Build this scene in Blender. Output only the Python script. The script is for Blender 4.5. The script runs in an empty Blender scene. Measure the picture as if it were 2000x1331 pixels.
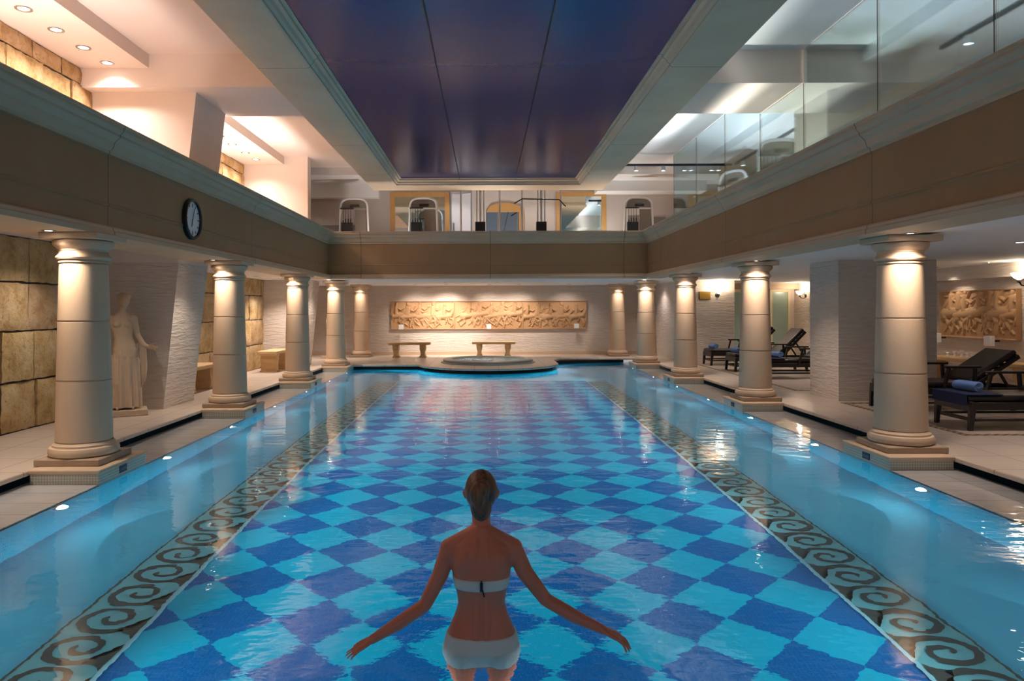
import bpy, math, random
import numpy as np
from mathutils import Vector, Matrix, Euler
PI = math.pi
S = bpy.context.scene
COL = S.collection
R = math.radians

# ------------------------------------------------------------------ camera, world, exposure
F_PX, CX, CY, CAM_H = 1400.0, 950.0, 604.0, 1.6
cam = bpy.data.cameras.new('camera'); cam_o = bpy.data.objects.new('camera', cam); COL.objects.link(cam_o)
cam.sensor_width = 36; cam.lens = F_PX * 36 / 2000
cam.shift_x = (1000 - CX) / 2000; cam.shift_y = -(665.5 - CY) / 2000
cam.clip_start = 0.05; cam.clip_end = 200
cam_o.matrix_world = Matrix.Translation((0, 0, CAM_H)) @ Euler((PI / 2, 0, 0)).to_matrix().to_4x4() @ Matrix.Rotation(-0.003, 4, 'Z')
S.camera = cam_o
w = bpy.data.worlds.new('world'); S.world = w; w.use_nodes = True
w.node_tree.nodes['Background'].inputs[0].default_value = (0.80, 0.78, 0.80, 1)
w.node_tree.nodes['Background'].inputs[1].default_value = 0.5
S.view_settings.view_transform = 'Standard'; S.view_settings.look = 'None'
S.view_settings.exposure = 0.0; S.view_settings.gamma = 1.0
S.view_settings.use_curve_mapping = False

# light strengths gathered in one place
L_POOL = 18.0; L_POOL_FAR = 400.0; L_COL = 120.0; L_UP_SOFFIT = 110.0; L_UP = 260.0; L_LOW = 85.0; L_WALLWASH = 250.0

# ------------------------------------------------------------------ helpers
def lin(r, g, b):
    f = lambda c: (c / 255) / 12.92 if c / 255 <= 0.04045 else ((c / 255 + 0.055) / 1.055) ** 2.4
    return (f(r), f(g), f(b), 1)

def nmat(name):
    m = bpy.data.materials.new(name); m.use_nodes = True
    nt = m.node_tree
    return m, nt, nt.nodes['Principled BSDF']

def N(nt, kind, **kw):
    n = nt.nodes.new(kind)
    for k, v in kw.items():
        if k == 'inp':
            for a, b in v.items(): n.inputs[a].default_value = b
        else: setattr(n, k, v)
    return n

def math_n(nt, op, a, b=None, c=None):
    n = nt.nodes.new('ShaderNodeMath'); n.operation = op
    for i, x in enumerate((a, b, c)):
        if x is None: continue
        if isinstance(x, (int, float)): n.inputs[i].default_value = x
        else: nt.links.new(x, n.inputs[i])
    return n.outputs[0]

def mix_c(nt, fac, a, b):
    n = nt.nodes.new('ShaderNodeMix'); n.data_type = 'RGBA'
    for sock, x in ((n.inputs[0], fac), (n.inputs[6], a), (n.inputs[7], b)):
        if isinstance(x, (int, float)): sock.default_value = x
        elif isinstance(x, tuple): sock.default_value = x
        else: nt.links.new(x, sock)
    return n.outputs[2]

def pos(nt):
    g = nt.nodes.new('ShaderNodeNewGeometry'); s = nt.nodes.new('ShaderNodeSeparateXYZ')
    nt.links.new(g.outputs['Position'], s.inputs[0]); return g, s

def bump(nt, bs, h, strength=0.3, dist=0.01):
    b = nt.nodes.new('ShaderNodeBump'); b.inputs['Strength'].default_value = strength; b.inputs['Distance'].default_value = dist
    nt.links.new(h, b.inputs['Height']); nt.links.new(b.outputs[0], bs.inputs['Normal'])

def noise(nt, scale, detail=4, vec=None, rough=0.55):
    n = N(nt, 'ShaderNodeTexNoise', inp={'Scale': scale, 'Detail': detail, 'Roughness': rough})
    if vec is not None: nt.links.new(vec, n.inputs['Vector'])
    return n.outputs['Fac']

def ramp(nt, fac, stops):
    r = nt.nodes.new('ShaderNodeValToRGB')
    while len(r.color_ramp.elements) < len(stops): r.color_ramp.elements.new(0.5)
    for e, (p, c) in zip(r.color_ramp.elements, stops): e.position = p; e.color = c
    nt.links.new(fac, r.inputs[0]); return r.outputs[0]

def plain(name, c, rough=0.6, metal=0.0, vary=0.0, scale=6.0, bmp=0.0, bscale=40, spec=0.5, coat=0.0):
    m, nt, bs = nmat(name)
    bs.inputs['Roughness'].default_value = rough; bs.inputs['Metallic'].default_value = metal
    bs.inputs['Specular IOR Level'].default_value = spec
    bs.inputs['Coat Weight'].default_value = coat; bs.inputs['Coat Roughness'].default_value = 0.08
    g, s = pos(nt)
    f = noise(nt, scale, 5, g.outputs['Position'])
    k = 1 - vary
    dark = (c[0] * k, c[1] * k, c[2] * k, 1)
    nt.links.new(mix_c(nt, f, dark, c), bs.inputs['Base Color'])
    if bmp: bump(nt, bs, noise(nt, bscale, 5, g.outputs['Position']), bmp, 0.01)
    return m

def emis(name, c, strength):
    m, nt, bs = nmat(name)
    bs.inputs['Base Color'].default_value = (c[0], c[1], c[2], 1)
    bs.inputs['Emission Color'].default_value = (c[0], c[1], c[2], 1); bs.inputs['Emission Strength'].default_value = strength
    return m

# ---- materials
M = {}
M['lime'] = plain('limestone', lin(214, 184, 154), 0.55, vary=0.14, scale=2.5, bmp=0.12, bscale=60)
M['lime_dark'] = plain('limestone_plinth', lin(176, 150, 126), 0.55, vary=0.2, scale=5, bmp=0.15, bscale=50)
M['plaster'] = plain('plaster_warm', lin(236, 220, 208), 0.8, vary=0.04, scale=2)
M['plaster_w'] = plain('plaster_white', lin(236, 236, 236), 0.8, vary=0.03, scale=2)
M['dark_wood'] = plain('dark_wood', lin(30, 20, 18), 0.35, vary=0.5, scale=12, bmp=0.05, bscale=30)
M['leather'] = plain('dark_leather', lin(30, 22, 25), 0.38, vary=0.3, scale=20, bmp=0.15, bscale=120)
M['navy'] = plain('navy_cloth', lin(24, 32, 72), 0.9, vary=0.2, scale=30, bmp=0.3, bscale=200)
M['towel'] = plain('blue_towel', lin(118, 150, 205), 0.95, vary=0.15, scale=40, bmp=0.5, bscale=220)
M['bench'] = plain('bench_stone', lin(214, 176, 128), 0.6, vary=0.2, scale=7, bmp=0.25, bscale=50)
M['relief'] = plain('relief_stone', lin(204, 160, 116), 0.65, vary=0.12, scale=6, bmp=0.12, bscale=60)
M['statue'] = plain('statue_stone', lin(205, 178, 150), 0.6, vary=0.18, scale=6, bmp=0.12, bscale=50)
M['black'] = plain('black_void', lin(12, 12, 14), 0.5)
M['metal_dark'] = plain('dark_metal', lin(58, 52, 48), 0.4, metal=0.6)
M['steel'] = plain('steel', lin(190, 192, 198), 0.28, metal=0.9)
M['chrome'] = plain('chrome_ring', lin(205, 208, 212), 0.2, metal=0.9)
M['white_paint'] = plain('white_paint', lin(226, 226, 228), 0.4)
M['grey_mesh'] = plain('shroud_panel', lin(132, 124, 116), 0.6, vary=0.1)
M['iron'] = plain('iron_weights', lin(34, 34, 36), 0.4, metal=0.3)
M['wood'] = plain('light_wood', lin(196, 150, 92), 0.45, vary=0.15, scale=6, bmp=0.08)
M['door_w'] = plain('door_white', lin(214, 214, 222), 0.5)
M['curtain'] = plain('gym_panel', lin(196, 186, 180), 0.6, vary=0.1, scale=3)
M['brass'] = plain('brass', lin(200, 158, 70), 0.35, metal=0.6)
M['cream'] = plain('cream_frame', lin(232, 218, 178), 0.5)
M['green_glass'] = plain('frosted_green_glass', lin(150, 172, 160), 0.25)
M['sign_blue'] = plain('sign_blue', lin(24, 52, 96), 0.4)
M['skin'] = plain('skin', lin(214, 120, 88), 0.5, vary=0.1, scale=9, bmp=0.04, bscale=90)
M['skin'].node_tree.nodes['Principled BSDF'].inputs['Subsurface Weight'].default_value = 0.08
M['lips'] = plain('lips', lin(170, 90, 84), 0.45)
M['eye_white'] = plain('eye_white', lin(235, 232, 228), 0.2)
M['iris'] = plain('iris', lin(60, 44, 30), 0.2)
M['bikini'] = plain('bikini_cloth', lin(222, 210, 198), 0.85, vary=0.08, scale=60, bmp=0.2, bscale=300)
M['bubbles'] = plain('foam', lin(225, 232, 235), 0.35, vary=0.1, scale=30)
M['lamp_warm'] = emis('lamp_warm', (1.0, 0.86, 0.70), 16)
M['lamp_white'] = emis('lamp_white', (1.0, 0.93, 0.90), 16)
M['lamp_pool'] = emis('lamp_pool', (0.86, 1.0, 1.0), 16)
M['sconce_glass'] = emis('sconce_glass', (1.0, 0.84, 0.62), 7)
M['white_box'] = plain('white_box', lin(244, 244, 244), 0.5)
M['jac_tile'] = plain('tub_mosaic', lin(172, 176, 172), 0.4, vary=0.25, scale=30)

def hair_mat():
    m, nt, bs = nmat('hair_brown')
    g, s = pos(nt)
    v = N(nt, 'ShaderNodeMapping', inp={'Scale': (60, 60, 9)}); nt.links.new(g.outputs['Position'], v.inputs[0])
    f = noise(nt, 1.0, 4, v.outputs[0])
    nt.links.new(ramp(nt, f, [(0.3, lin(40, 22, 13)), (0.7, lin(140, 84, 46))]), bs.inputs['Base Color'])
    bs.inputs['Roughness'].default_value = 0.42
    bump(nt, bs, f, 0.7, 0.006); return m
M['hair'] = hair_mat()

def block_mat():
    m, nt, bs = nmat('rough_stone_blocks')
    g, s = pos(nt)
    f = noise(nt, 3.0, 8, g.outputs['Position'], 0.65)
    f2 = noise(nt, 22.0, 6, g.outputs['Position'], 0.7)
    base = ramp(nt, f, [(0.28, lin(158, 128, 84)), (0.46, lin(198, 174, 132)), (0.68, lin(220, 206, 182))])
    isl = g.outputs['Random Per Island']
    tint = ramp(nt, isl, [(0.0, lin(232, 208, 186)), (0.45, lin(255, 240, 205)), (1.0, lin(244, 222, 208))])
    mm = N(nt, 'ShaderNodeMix', data_type='RGBA', blend_type='MULTIPLY', inp={0: 0.9})
    nt.links.new(base, mm.inputs[6]); nt.links.new(tint, mm.inputs[7])
    pit = ramp(nt, f2, [(0.32, (0.5, 0.42, 0.36, 1)), (0.46, (1, 1, 1, 1))])
    m2 = N(nt, 'ShaderNodeMix', data_type='RGBA', blend_type='MULTIPLY', inp={0: 0.8})
    nt.links.new(mm.outputs[2], m2.inputs[6]); nt.links.new(pit, m2.inputs[7])
    nt.links.new(m2.outputs[2], bs.inputs['Base Color']); bs.inputs['Roughness'].default_value = 0.85
    h = math_n(nt, 'ADD', math_n(nt, 'MULTIPLY', f, 1.5), math_n(nt, 'MULTIPLY', f2, 0.6))
    bump(nt, bs, h, 0.9, 0.03); return m
M['blocks'] = block_mat()

def split_mat(name='split_face_stone', c1=(206, 190, 176), c2=(232, 220, 208)):
    # thin rippled courses of split stone
    m, nt, bs = nmat(name)
    g, s = pos(nt)
    mp = N(nt, 'ShaderNodeMapping', inp={'Scale': (5.0, 5.0, 34.0)}); nt.links.new(g.outputs['Position'], mp.inputs[0])
    f = noise(nt, 1.0, 3, mp.outputs[0], 0.6)
    mp2 = N(nt, 'ShaderNodeMapping', inp={'Scale': (1.6, 1.6, 16.0)}); nt.links.new(g.outputs['Position'], mp2.inputs[0])
    f2 = noise(nt, 1.0, 2, mp2.outputs[0], 0.5)
    nt.links.new(mix_c(nt, f, lin(*c1), lin(*c2)), bs.inputs['Base Color']); bs.inputs['Roughness'].default_value = 0.85
    bump(nt, bs, math_n(nt, 'ADD', f, f2), 1.0, 0.022); return m
M['split'] = split_mat()

def tile_mat(name, c, grout, sx, sy, ox=0.0, oy=0.0, rough=0.35, gw=0.012, axes='XY', vary=0.18, wet=0.0):
    m, nt, bs = nmat(name)
    g, s = pos(nt)
    def edge(ax, size, off):
        u = math_n(nt, 'FRACT', math_n(nt, 'DIVIDE', math_n(nt, 'ADD', s.outputs[ax], off + 100 * size), size))
        d = math_n(nt, 'ABSOLUTE', math_n(nt, 'SUBTRACT', u, 0.5))
        return math_n(nt, 'GREATER_THAN', d, 0.5 - gw / size / 2), u
    e1, _ = edge(axes[0], sx, ox); e2, _ = edge(axes[1], sy, oy)
    e = math_n(nt, 'MAXIMUM', e1, e2)
    f = noise(nt, 3.5, 5, g.outputs['Position'])
    cc = mix_c(nt, f, (c[0] * (1 - vary), c[1] * (1 - vary), c[2] * (1 - vary), 1), c)
    nt.links.new(mix_c(nt, e, cc, grout), bs.inputs['Base Color'])
    bs.inputs['Roughness'].default_value = rough
    if wet:
        bs.inputs['Coat Weight'].default_value = wet; bs.inputs['Coat Roughness'].default_value = 0.03; bs.inputs['Coat IOR'].default_value = 1.4
        mp = N(nt, 'ShaderNodeMapping', inp={'Scale': (2.2, 5.0, 1)}); nt.links.new(g.outputs['Position'], mp.inputs[0])
        b = N(nt, 'ShaderNodeBump', inp={'Strength': 0.22, 'Distance': 0.02}); nt.links.new(noise(nt, 1.6, 2, mp.outputs[0]), b.inputs['Height'])
        nt.links.new(b.outputs[0], bs.inputs['Coat Normal'])
    else:
        bump(nt, bs, math_n(nt, 'SUBTRACT', 1.0, e), 0.3, 0.004)
    return m
M['deck'] = tile_mat('deck_tiles', lin(214, 196, 180), lin(150, 132, 118), 0.6, 0.6, 0.3, 0.1, 0.32)
M['shelf'] = tile_mat('wet_shelf_tiles', lin(206, 204, 204), lin(130, 124, 120), 0.66, 0.33, 0.24, 0.0, 0.3, 0.01, wet=1.0)
M['mosaic'] = tile_mat('pedestal_mosaic', lin(206, 200, 184), lin(150, 144, 128), 0.026, 0.026, 0, 0, 0.3, 0.005, 'XZ')
M['poolwall'] = tile_mat('pool_wall_mosaic', lin(30, 182, 216), lin(24, 156, 190), 0.026, 0.026, 0, 0, 0.4, 0.004, 'YZ', vary=0.05)

def pool_floor_mat():
    m, nt, bs = nmat('pool_floor_mosaic')
    g, s = pos(nt)
    x, y = s.outputs['X'], s.outputs['Y']
    t = 0.281
    p = math_n(nt, 'DIVIDE', math_n(nt, 'SUBTRACT', x, 1.485), t)
    q = math_n(nt, 'DIVIDE', math_n(nt, 'SUBTRACT', y, 5.57), t)
    u = math_n(nt, 'FLOOR', math_n(nt, 'MULTIPLY', math_n(nt, 'ADD', p, q), 0.5))
    v = math_n(nt, 'FLOOR', math_n(nt, 'MULTIPLY', math_n(nt, 'SUBTRACT', q, p), 0.5))
    par = math_n(nt, 'FLOORED_MODULO', math_n(nt, 'ADD', u, v), 2.0)
    light = lin(4, 176, 208); dark = lin(0, 98, 166)
    chk = mix_c(nt, par, light, dark)
    side = lin(98, 202, 230)
    inside = math_n(nt, 'MULTIPLY', math_n(nt, 'GREATER_THAN', x, -2.06), math_n(nt, 'LESS_THAN', x, 2.32))
    inside = math_n(nt, 'MULTIPLY', inside, math_n(nt, 'LESS_THAN', y, 16.85))
    col = mix_c(nt, inside, side, chk)
    # small mosaic joints
    def gr(a):
        fr = math_n(nt, 'FRACT', math_n(nt, 'DIVIDE', math_n(nt, 'ADD', a, 50), 0.026))
        return math_n(nt, 'GREATER_THAN', math_n(nt, 'ABSOLUTE', math_n(nt, 'SUBTRACT', fr, 0.5)), 0.42)
    e = math_n(nt, 'MULTIPLY', math_n(nt, 'MAXIMUM', gr(x), gr(y)), 0.16)
    col = mix_c(nt, e, col, lin(120, 170, 190))
    vr = math_n(nt, 'MULTIPLY', noise(nt, 1.2, 4, g.outputs['Position']), 0.18)
    col = mix_c(nt, vr, col, lin(20, 90, 130))
    nt.links.new(col, bs.inputs['Base Color']); bs.inputs['Roughness'].default_value = 0.6; bs.inputs['Specular IOR Level'].default_value = 0.05
    return m
M['poolfloor'] = pool_floor_mat()
M['band_bg'] = plain('band_pale_mosaic', lin(110, 186, 192), 0.5, vary=0.12, scale=30)
M['band_fg'] = plain('band_dark_mosaic', lin(66, 70, 62), 0.5, vary=0.35, scale=40)
M['band_line'] = plain('band_light_line', lin(150, 205, 215), 0.5, vary=0.1, scale=30)

def water_mat(name='pool_water', scale=1.0, strength=0.14):
    m, nt, bs = nmat(name)
    bs.inputs['Base Color'].default_value = (1, 1, 1, 1); bs.inputs['Roughness'].default_value = 0.0
    bs.inputs['Transmission Weight'].default_value = 1.0; bs.inputs['IOR'].default_value = 1.333
    g, s = pos(nt)
    mp = N(nt, 'ShaderNodeMapping', inp={'Scale': (1.0, 1.5, 1)}); nt.links.new(g.outputs['Position'], mp.inputs[0])
    a = noise(nt, 1.1 * scale, 2, mp.outputs[0], 0.5)
    b = noise(nt, 4.5 * scale, 2, mp.outputs[0], 0.5)
    # stronger disturbance round the bather
    dx = math_n(nt, 'SUBTRACT', s.outputs['X'], -0.03); dy = math_n(nt, 'SUBTRACT', s.outputs['Y'], 3.2)
    d = math_n(nt, 'SQRT', math_n(nt, 'ADD', math_n(nt, 'MULTIPLY', dx, dx), math_n(nt, 'MULTIPLY', dy, dy)))
    fall = math_n(nt, 'MULTIPLY', math_n(nt, 'MAXIMUM', math_n(nt, 'SUBTRACT', 1.0, math_n(nt, 'DIVIDE', d, 1.7)), 0.0), 1.0)
    ring = math_n(nt, 'MULTIPLY', math_n(nt, 'SINE', math_n(nt, 'MULTIPLY', math_n(nt, 'ADD', d, math_n(nt, 'MULTIPLY', a, 0.5)), 34.0)), 0.055)
    c = noise(nt, 9.0, 3, mp.outputs[0], 0.55)
    local = math_n(nt, 'MULTIPLY', fall, math_n(nt, 'ADD', ring, math_n(nt, 'MULTIPLY', c, 0.35)))
    h = math_n(nt, 'ADD', math_n(nt, 'ADD', math_n(nt, 'MULTIPLY', a, 0.6), math_n(nt, 'MULTIPLY', b, 0.20)), local)
    bump(nt, bs, h, strength, 0.12); return m
M['water'] = water_mat()
M['tubwater'] = plain('tub_water', lin(150, 176, 176), 0.08, vary=0.2, scale=12, bmp=0.6, bscale=14)

def glass_mat():
    m, nt, bs = nmat('partition_glass')
    nt.nodes.remove(bs)
    tr = N(nt, 'ShaderNodeBsdfTransparent'); tr.inputs[0].default_value = (0.86, 0.93, 0.93, 1)
    gl = N(nt, 'ShaderNodeBsdfGlossy'); gl.inputs['Roughness'].default_value = 0.02; gl.inputs[0].default_value = (0.85, 0.95, 1, 1)
    fr = N(nt, 'ShaderNodeFresnel', inp={'IOR': 1.5})
    fc = math_n(nt, 'MULTIPLY', fr.outputs[0], 0.8)
    mx = N(nt, 'ShaderNodeMixShader')
    nt.links.new(fc, mx.inputs[0]); nt.links.new(tr.outputs[0], mx.inputs[1]); nt.links.new(gl.outputs[0], mx.inputs[2])
    nt.links.new(mx.outputs[0], nt.nodes['Material Output'].inputs[0]); return m
M['glass'] = glass_mat()
m, nt, bs = nmat('mirror'); bs.inputs['Metallic'].default_value = 1; bs.inputs['Roughness'].default_value = 0.03
bs.inputs['Base Color'].default_value = (0.72, 0.78, 0.78, 1); M['mirror'] = m

def sky_panel_mat():
    m, nt, bs = nmat('painted_night_sky_panel')
    g, s = pos(nt)
    mp = N(nt, 'ShaderNodeMapping', inp={'Scale': (0.42, 0.24, 1)}); nt.links.new(g.outputs['Position'], mp.inputs[0])
    f = noise(nt, 1.0, 3, mp.outputs[0], 0.5)
    a = ramp(nt, f, [(0.36, lin(0, 34, 96)), (0.52, lin(8, 28, 92)), (0.68, lin(40, 44, 104))])
    # deeper teal blue towards the camera end, purple clouds further down the hall
    k = math_n(nt, 'DIVIDE', math_n(nt, 'SUBTRACT', s.outputs['Y'], 7.0), 7.0)
    kc = N(nt, 'ShaderNodeClamp'); nt.links.new(k, kc.inputs[0])
    col = mix_c(nt, kc.outputs[0], lin(0, 50, 124), a)
    nt.links.new(col, bs.inputs['Base Color']); bs.inputs['Roughness'].default_value = 0.22
    bs.inputs['Specular IOR Level'].default_value = 0.4
    bump(nt, bs, noise(nt, 30, 3, g.outputs['Position']), 0.03, 0.01)
    return m
M['sky'] = sky_panel_mat()

def beam_mat(name, axis, joints, c=(216, 188, 158)):
    m, nt, bs = nmat(name)
    g, s = pos(nt)
    f = noise(nt, 1.4, 5, g.outputs['Position'])
    col = mix_c(nt, f, lin(c[0] - 26, c[1] - 28, c[2] - 30), lin(*c))
    if axis in 'XY' and 'balcony' in name:
        zz = s.outputs['Z']
        band_ = math_n(nt, 'MULTIPLY', math_n(nt, 'GREATER_THAN', zz, 2.441), math_n(nt, 'LESS_THAN', zz, 3.169))
        col = mix_c(nt, band_, col, mix_c(nt, f, lin(150, 114, 76), lin(172, 134, 94)))
    e = None
    for j in joints:
        d = math_n(nt, 'LESS_THAN', math_n(nt, 'ABSOLUTE', math_n(nt, 'SUBTRACT', s.outputs[axis], j)), 0.009)
        e = d if e is None else math_n(nt, 'MAXIMUM', e, d)
    nt.links.new(mix_c(nt, math_n(nt, 'MULTIPLY', e, 0.6), col, lin(80, 62, 50)), bs.inputs['Base Color'])
    bs.inputs['Roughness'].default_value = 0.6
    bump(nt, bs, noise(nt, 40, 4, g.outputs['Position']), 0.12, 0.01); return m
M['beam_side'] = beam_mat('balcony_stone_side', 'Y', [2.9, 7.2, 11.6, 15.9])
M['beam_far'] = beam_mat('balcony_stone_far', 'X', [-3.0, 0.1, 3.3])
M['frame_stone'] = beam_mat('ceiling_frame_stone', 'Y', [0.5, 4.6, 8.9, 13.1, 16.0], (232, 212, 184))

class MB:
    def __init__(s): s.v = []; s.f = []
    def add(s, vs, fs, mtx=None):
        o = len(s.v)
        for p in vs: s.v.append(tuple(mtx @ Vector(p)) if mtx is not None else tuple(p))
        for f in fs: s.f.append(tuple(i + o for i in f))
        return s
    def box(s, x0, x1, y0, y1, z0, z1, mtx=None):
        vs = [(x, y, z) for z in (z0, z1) for y in (y0, y1) for x in (x0, x1)]
        return s.add(vs, [(0, 2, 3, 1), (4, 5, 7, 6), (0, 1, 5, 4), (2, 6, 7, 3), (0, 4, 6, 2), (1, 3, 7, 5)], mtx)
    def bar(s, a, b, wx, wz, up=(0, 0, 1)):
        a = Vector(a); b = Vector(b); d = (b - a); L = d.length; d.normalize()
        u = Vector(up); x = d.cross(u)
        if x.length < 1e-4: x = d.cross(Vector((0, 1, 0)))
        x.normalize(); z = x.cross(d)
        m = Matrix((x, d, z)).transposed().to_4x4(); m.translation = a
        return s.box(-wx / 2, wx / 2, 0, L, -wz / 2, wz / 2, m)
    def hexa(s, c):  # 8 corners: bottom 4 ccw, top 4 ccw
        return s.add(c, [(3, 2, 1, 0), (4, 5, 6, 7), (0, 1, 5, 4), (1, 2, 6, 5), (2, 3, 7, 6), (3, 0, 4, 7)])
    def lathe(s, prof, c=(0, 0, 0), n=48, mtx=None, close=False):
        vs = []; fs = []
        for r, z in prof:
            for i in range(n):
                a = 2 * PI * i / n; vs.append((c[0] + r * math.cos(a), c[1] + r * math.sin(a), c[2] + z))
        k = len(prof)
        for j in range(k - 1 + (1 if close else 0)):
            j2 = (j + 1) % k
            for i in range(n):
                fs.append((j * n + i, j * n + (i + 1) % n, j2 * n + (i + 1) % n, j2 * n + i))
        if not close:
            fs.append(tuple(range(n - 1, -1, -1))); fs.append(tuple((k - 1) * n + i for i in range(n)))
        return s.add(vs, fs, mtx)
    def prism(s, poly, z0, z1, mtx=None):
        n = len(poly)
        vs = [(x, y, z0) for x, y in poly] + [(x, y, z1) for x, y in poly]
        fs = [tuple(range(n - 1, -1, -1)), tuple(range(n, 2 * n))] + [(i, (i + 1) % n, n + (i + 1) % n, n + i) for i in range(n)]
        return s.add(vs, fs, mtx)
    def tube(s, pts, rad, n=10, cap=True):
        pts = [Vector(p) for p in pts]; k = len(pts)
        rad = rad if isinstance(rad, (list, tuple)) else [rad] * k
        vs = []; fs = []; ref = None
        for i, p in enumerate(pts):
            d = (pts[min(i + 1, k - 1)] - pts[max(i - 1, 0)]).normalized()
            if ref is None: ref = Vector((0, 0, 1)) if abs(d.z) < 0.9 else Vector((1, 0, 0))
            x = d.cross(ref).normalized(); y = d.cross(x).normalized(); ref = -y if False else x.cross(d)
            for j in range(n):
                a = 2 * PI * j / n; vs.append(tuple(p + (x * math.cos(a) + y * math.sin(a)) * rad[i]))
        for i in range(k - 1):
            for j in range(n): fs.append((i * n + j, i * n + (j + 1) % n, (i + 1) * n + (j + 1) % n, (i + 1) * n + j))
        if cap: fs.append(tuple(range(n - 1, -1, -1))); fs.append(tuple((k - 1) * n + j for j in range(n)))
        return s.add(vs, fs)
    def ell(s, c, r, nu=20, nv=12, mtx=None):
        vs = [(c[0], c[1], c[2] - r[2])]; fs = []
        for j in range(1, nv):
            t = -PI / 2 + PI * j / nv
            for i in range(nu):
                a = 2 * PI * i / nu
                vs.append((c[0] + r[0] * math.cos(t) * math.cos(a), c[1] + r[1] * math.cos(t) * math.sin(a), c[2] + r[2] * math.sin(t)))
        vs.append((c[0], c[1], c[2] + r[2])); top = len(vs) - 1
        for i in range(nu):
            fs.append((0, 1 + (i + 1) % nu, 1 + i)); fs.append((top, 1 + (nv - 2) * nu + i, 1 + (nv - 2) * nu + (i + 1) % nu))
        for j in range(nv - 2):
            for i in range(nu):
                a = 1 + j * nu; fs.append((a + i, a + (i + 1) % nu, a + nu + (i + 1) % nu, a + nu + i))
        return s.add(vs, fs, mtx)
    def loft(s, secs, n=28):   # secs: (cx, cy, z, rx, ry)
        vs = []; fs = []
        for cx, cy, z, rx, ry in secs:
            for i in range(n):
                a = 2 * PI * i / n; c, q = math.cos(a), math.sin(a)
                vs.append((cx + rx * math.copysign(abs(c) ** 0.85, c), cy + ry * math.copysign(abs(q) ** 0.85, q), z))
        k = len(secs)
        for j in range(k - 1):
            for i in range(n): fs.append((j * n + i, j * n + (i + 1) % n, (j + 1) * n + (i + 1) % n, (j + 1) * n + i))
        fs.append(tuple(range(n - 1, -1, -1))); fs.append(tuple((k - 1) * n + i for i in range(n)))
        return s.add(vs, fs)
    def build(s, name, mt, parent=None, smooth=True, bev=0.0, angle=35, loc=None, kind=None):
        me = bpy.data.meshes.new(name); me.from_pydata(s.v, [], s.f); me.update()
        import bmesh
        bm = bmesh.new(); bm.from_mesh(me); bmesh.ops.recalc_face_normals(bm, faces=bm.faces); bm.to_mesh(me); bm.free()
        if smooth: me.shade_smooth(); me.set_sharp_from_angle(angle=R(angle))
        me.materials.append(mt)
        o = bpy.data.objects.new(name, me); COL.objects.link(o)
        if parent is not None: o.parent = parent
        if loc is not None: o.location = loc
        if bev:
            b = o.modifiers.new('bevel', 'BEVEL'); b.width = bev; b.segments = 2; b.limit_method = 'ANGLE'; b.angle_limit = R(40)
        if kind: o['kind'] = kind
        return o

def tag(o, label, cat, group=None, kind=None):
    o['label'] = label; o['category'] = cat
    if group: o['group'] = group
    if kind: o['kind'] = kind
    return o
def thing(name, label, cat, loc=(0, 0, 0), rz=0.0, group=None):
    o = bpy.data.objects.new(name, None); COL.objects.link(o); o.location = loc; o.rotation_euler = (0, 0, rz)
    o.empty_display_size = 0.1
    return tag(o, label, cat, group)
def struct(name, mb, mt, **kw): return mb.build(name, mt, kind='structure', **kw)
def dup(o, loc=None, rz=None, label=None, group=None):
    def rec(a, par):
        c = a.copy(); COL.objects.link(c)
        if par is not None: c.parent = par
        for ch in [k for k in bpy.data.objects if k.parent == a]: rec(ch, c)
        return c
    r = rec(o, None)
    if loc is not None: r.location = loc
    if rz is not None: r.rotation_euler = (0, 0, rz)
    if label: r['label'] = label
    if group: r['group'] = group
    return r
def remesh(o, vox, smooth=4):
    r = o.modifiers.new('remesh', 'REMESH'); r.mode = 'VOXEL'; r.voxel_size = vox; r.use_smooth_shade = True
    if smooth:
        s = o.modifiers.new('smooth', 'SMOOTH'); s.factor = 0.5; s.iterations = smooth
    return o

def lamp(kind, name, loc, target, power, col=(1, 0.86, 0.70), size=0.1, spot=80, blend=0.7, parent=None, sy=None):
    l = bpy.data.lights.new(name, kind); l.energy = power; l.color = col
    if kind == 'SPOT': l.spot_size = R(spot); l.spot_blend = blend; l.shadow_soft_size = size
    elif kind == 'AREA':
        l.shape = 'DISK' if sy is None else 'RECTANGLE'; l.size = size
        if sy: l.size_y = sy
        l.spread = R(spot)
    else: l.shadow_soft_size = size
    o = bpy.data.objects.new(name, l); COL.objects.link(o)
    d = Vector(target) - Vector(loc)
    o.rotation_euler = d.to_track_quat('-Z', 'Y').to_euler(); o.location = loc
    if parent is not None:
        o.parent = parent; o.matrix_parent_inverse = Matrix.Translation(parent.location).inverted()
    return o

# ------------------------------------------------------------------ key dimensions (water surface z = 0)
XL, XR = -3.56, 3.97           # pool edges
DL, DR = -4.20, 4.60           # deck lips
ZD = 0.13                      # deck level
ZF = -0.82                     # pool floor
WL = -5.70                     # stone wall on the left
YB = 23.2                      # back wall
ZC = 2.36                      # lower ceiling
YN = -5.0                      # near end of the hall
FZ = 2.60                      # upper floor
YLc = [7.02, 11.0, 14.95, 18.75]; XLc = -3.94
YRc = [7.50, 11.55, 15.60, 19.45]; XRc = 4.33

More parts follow.
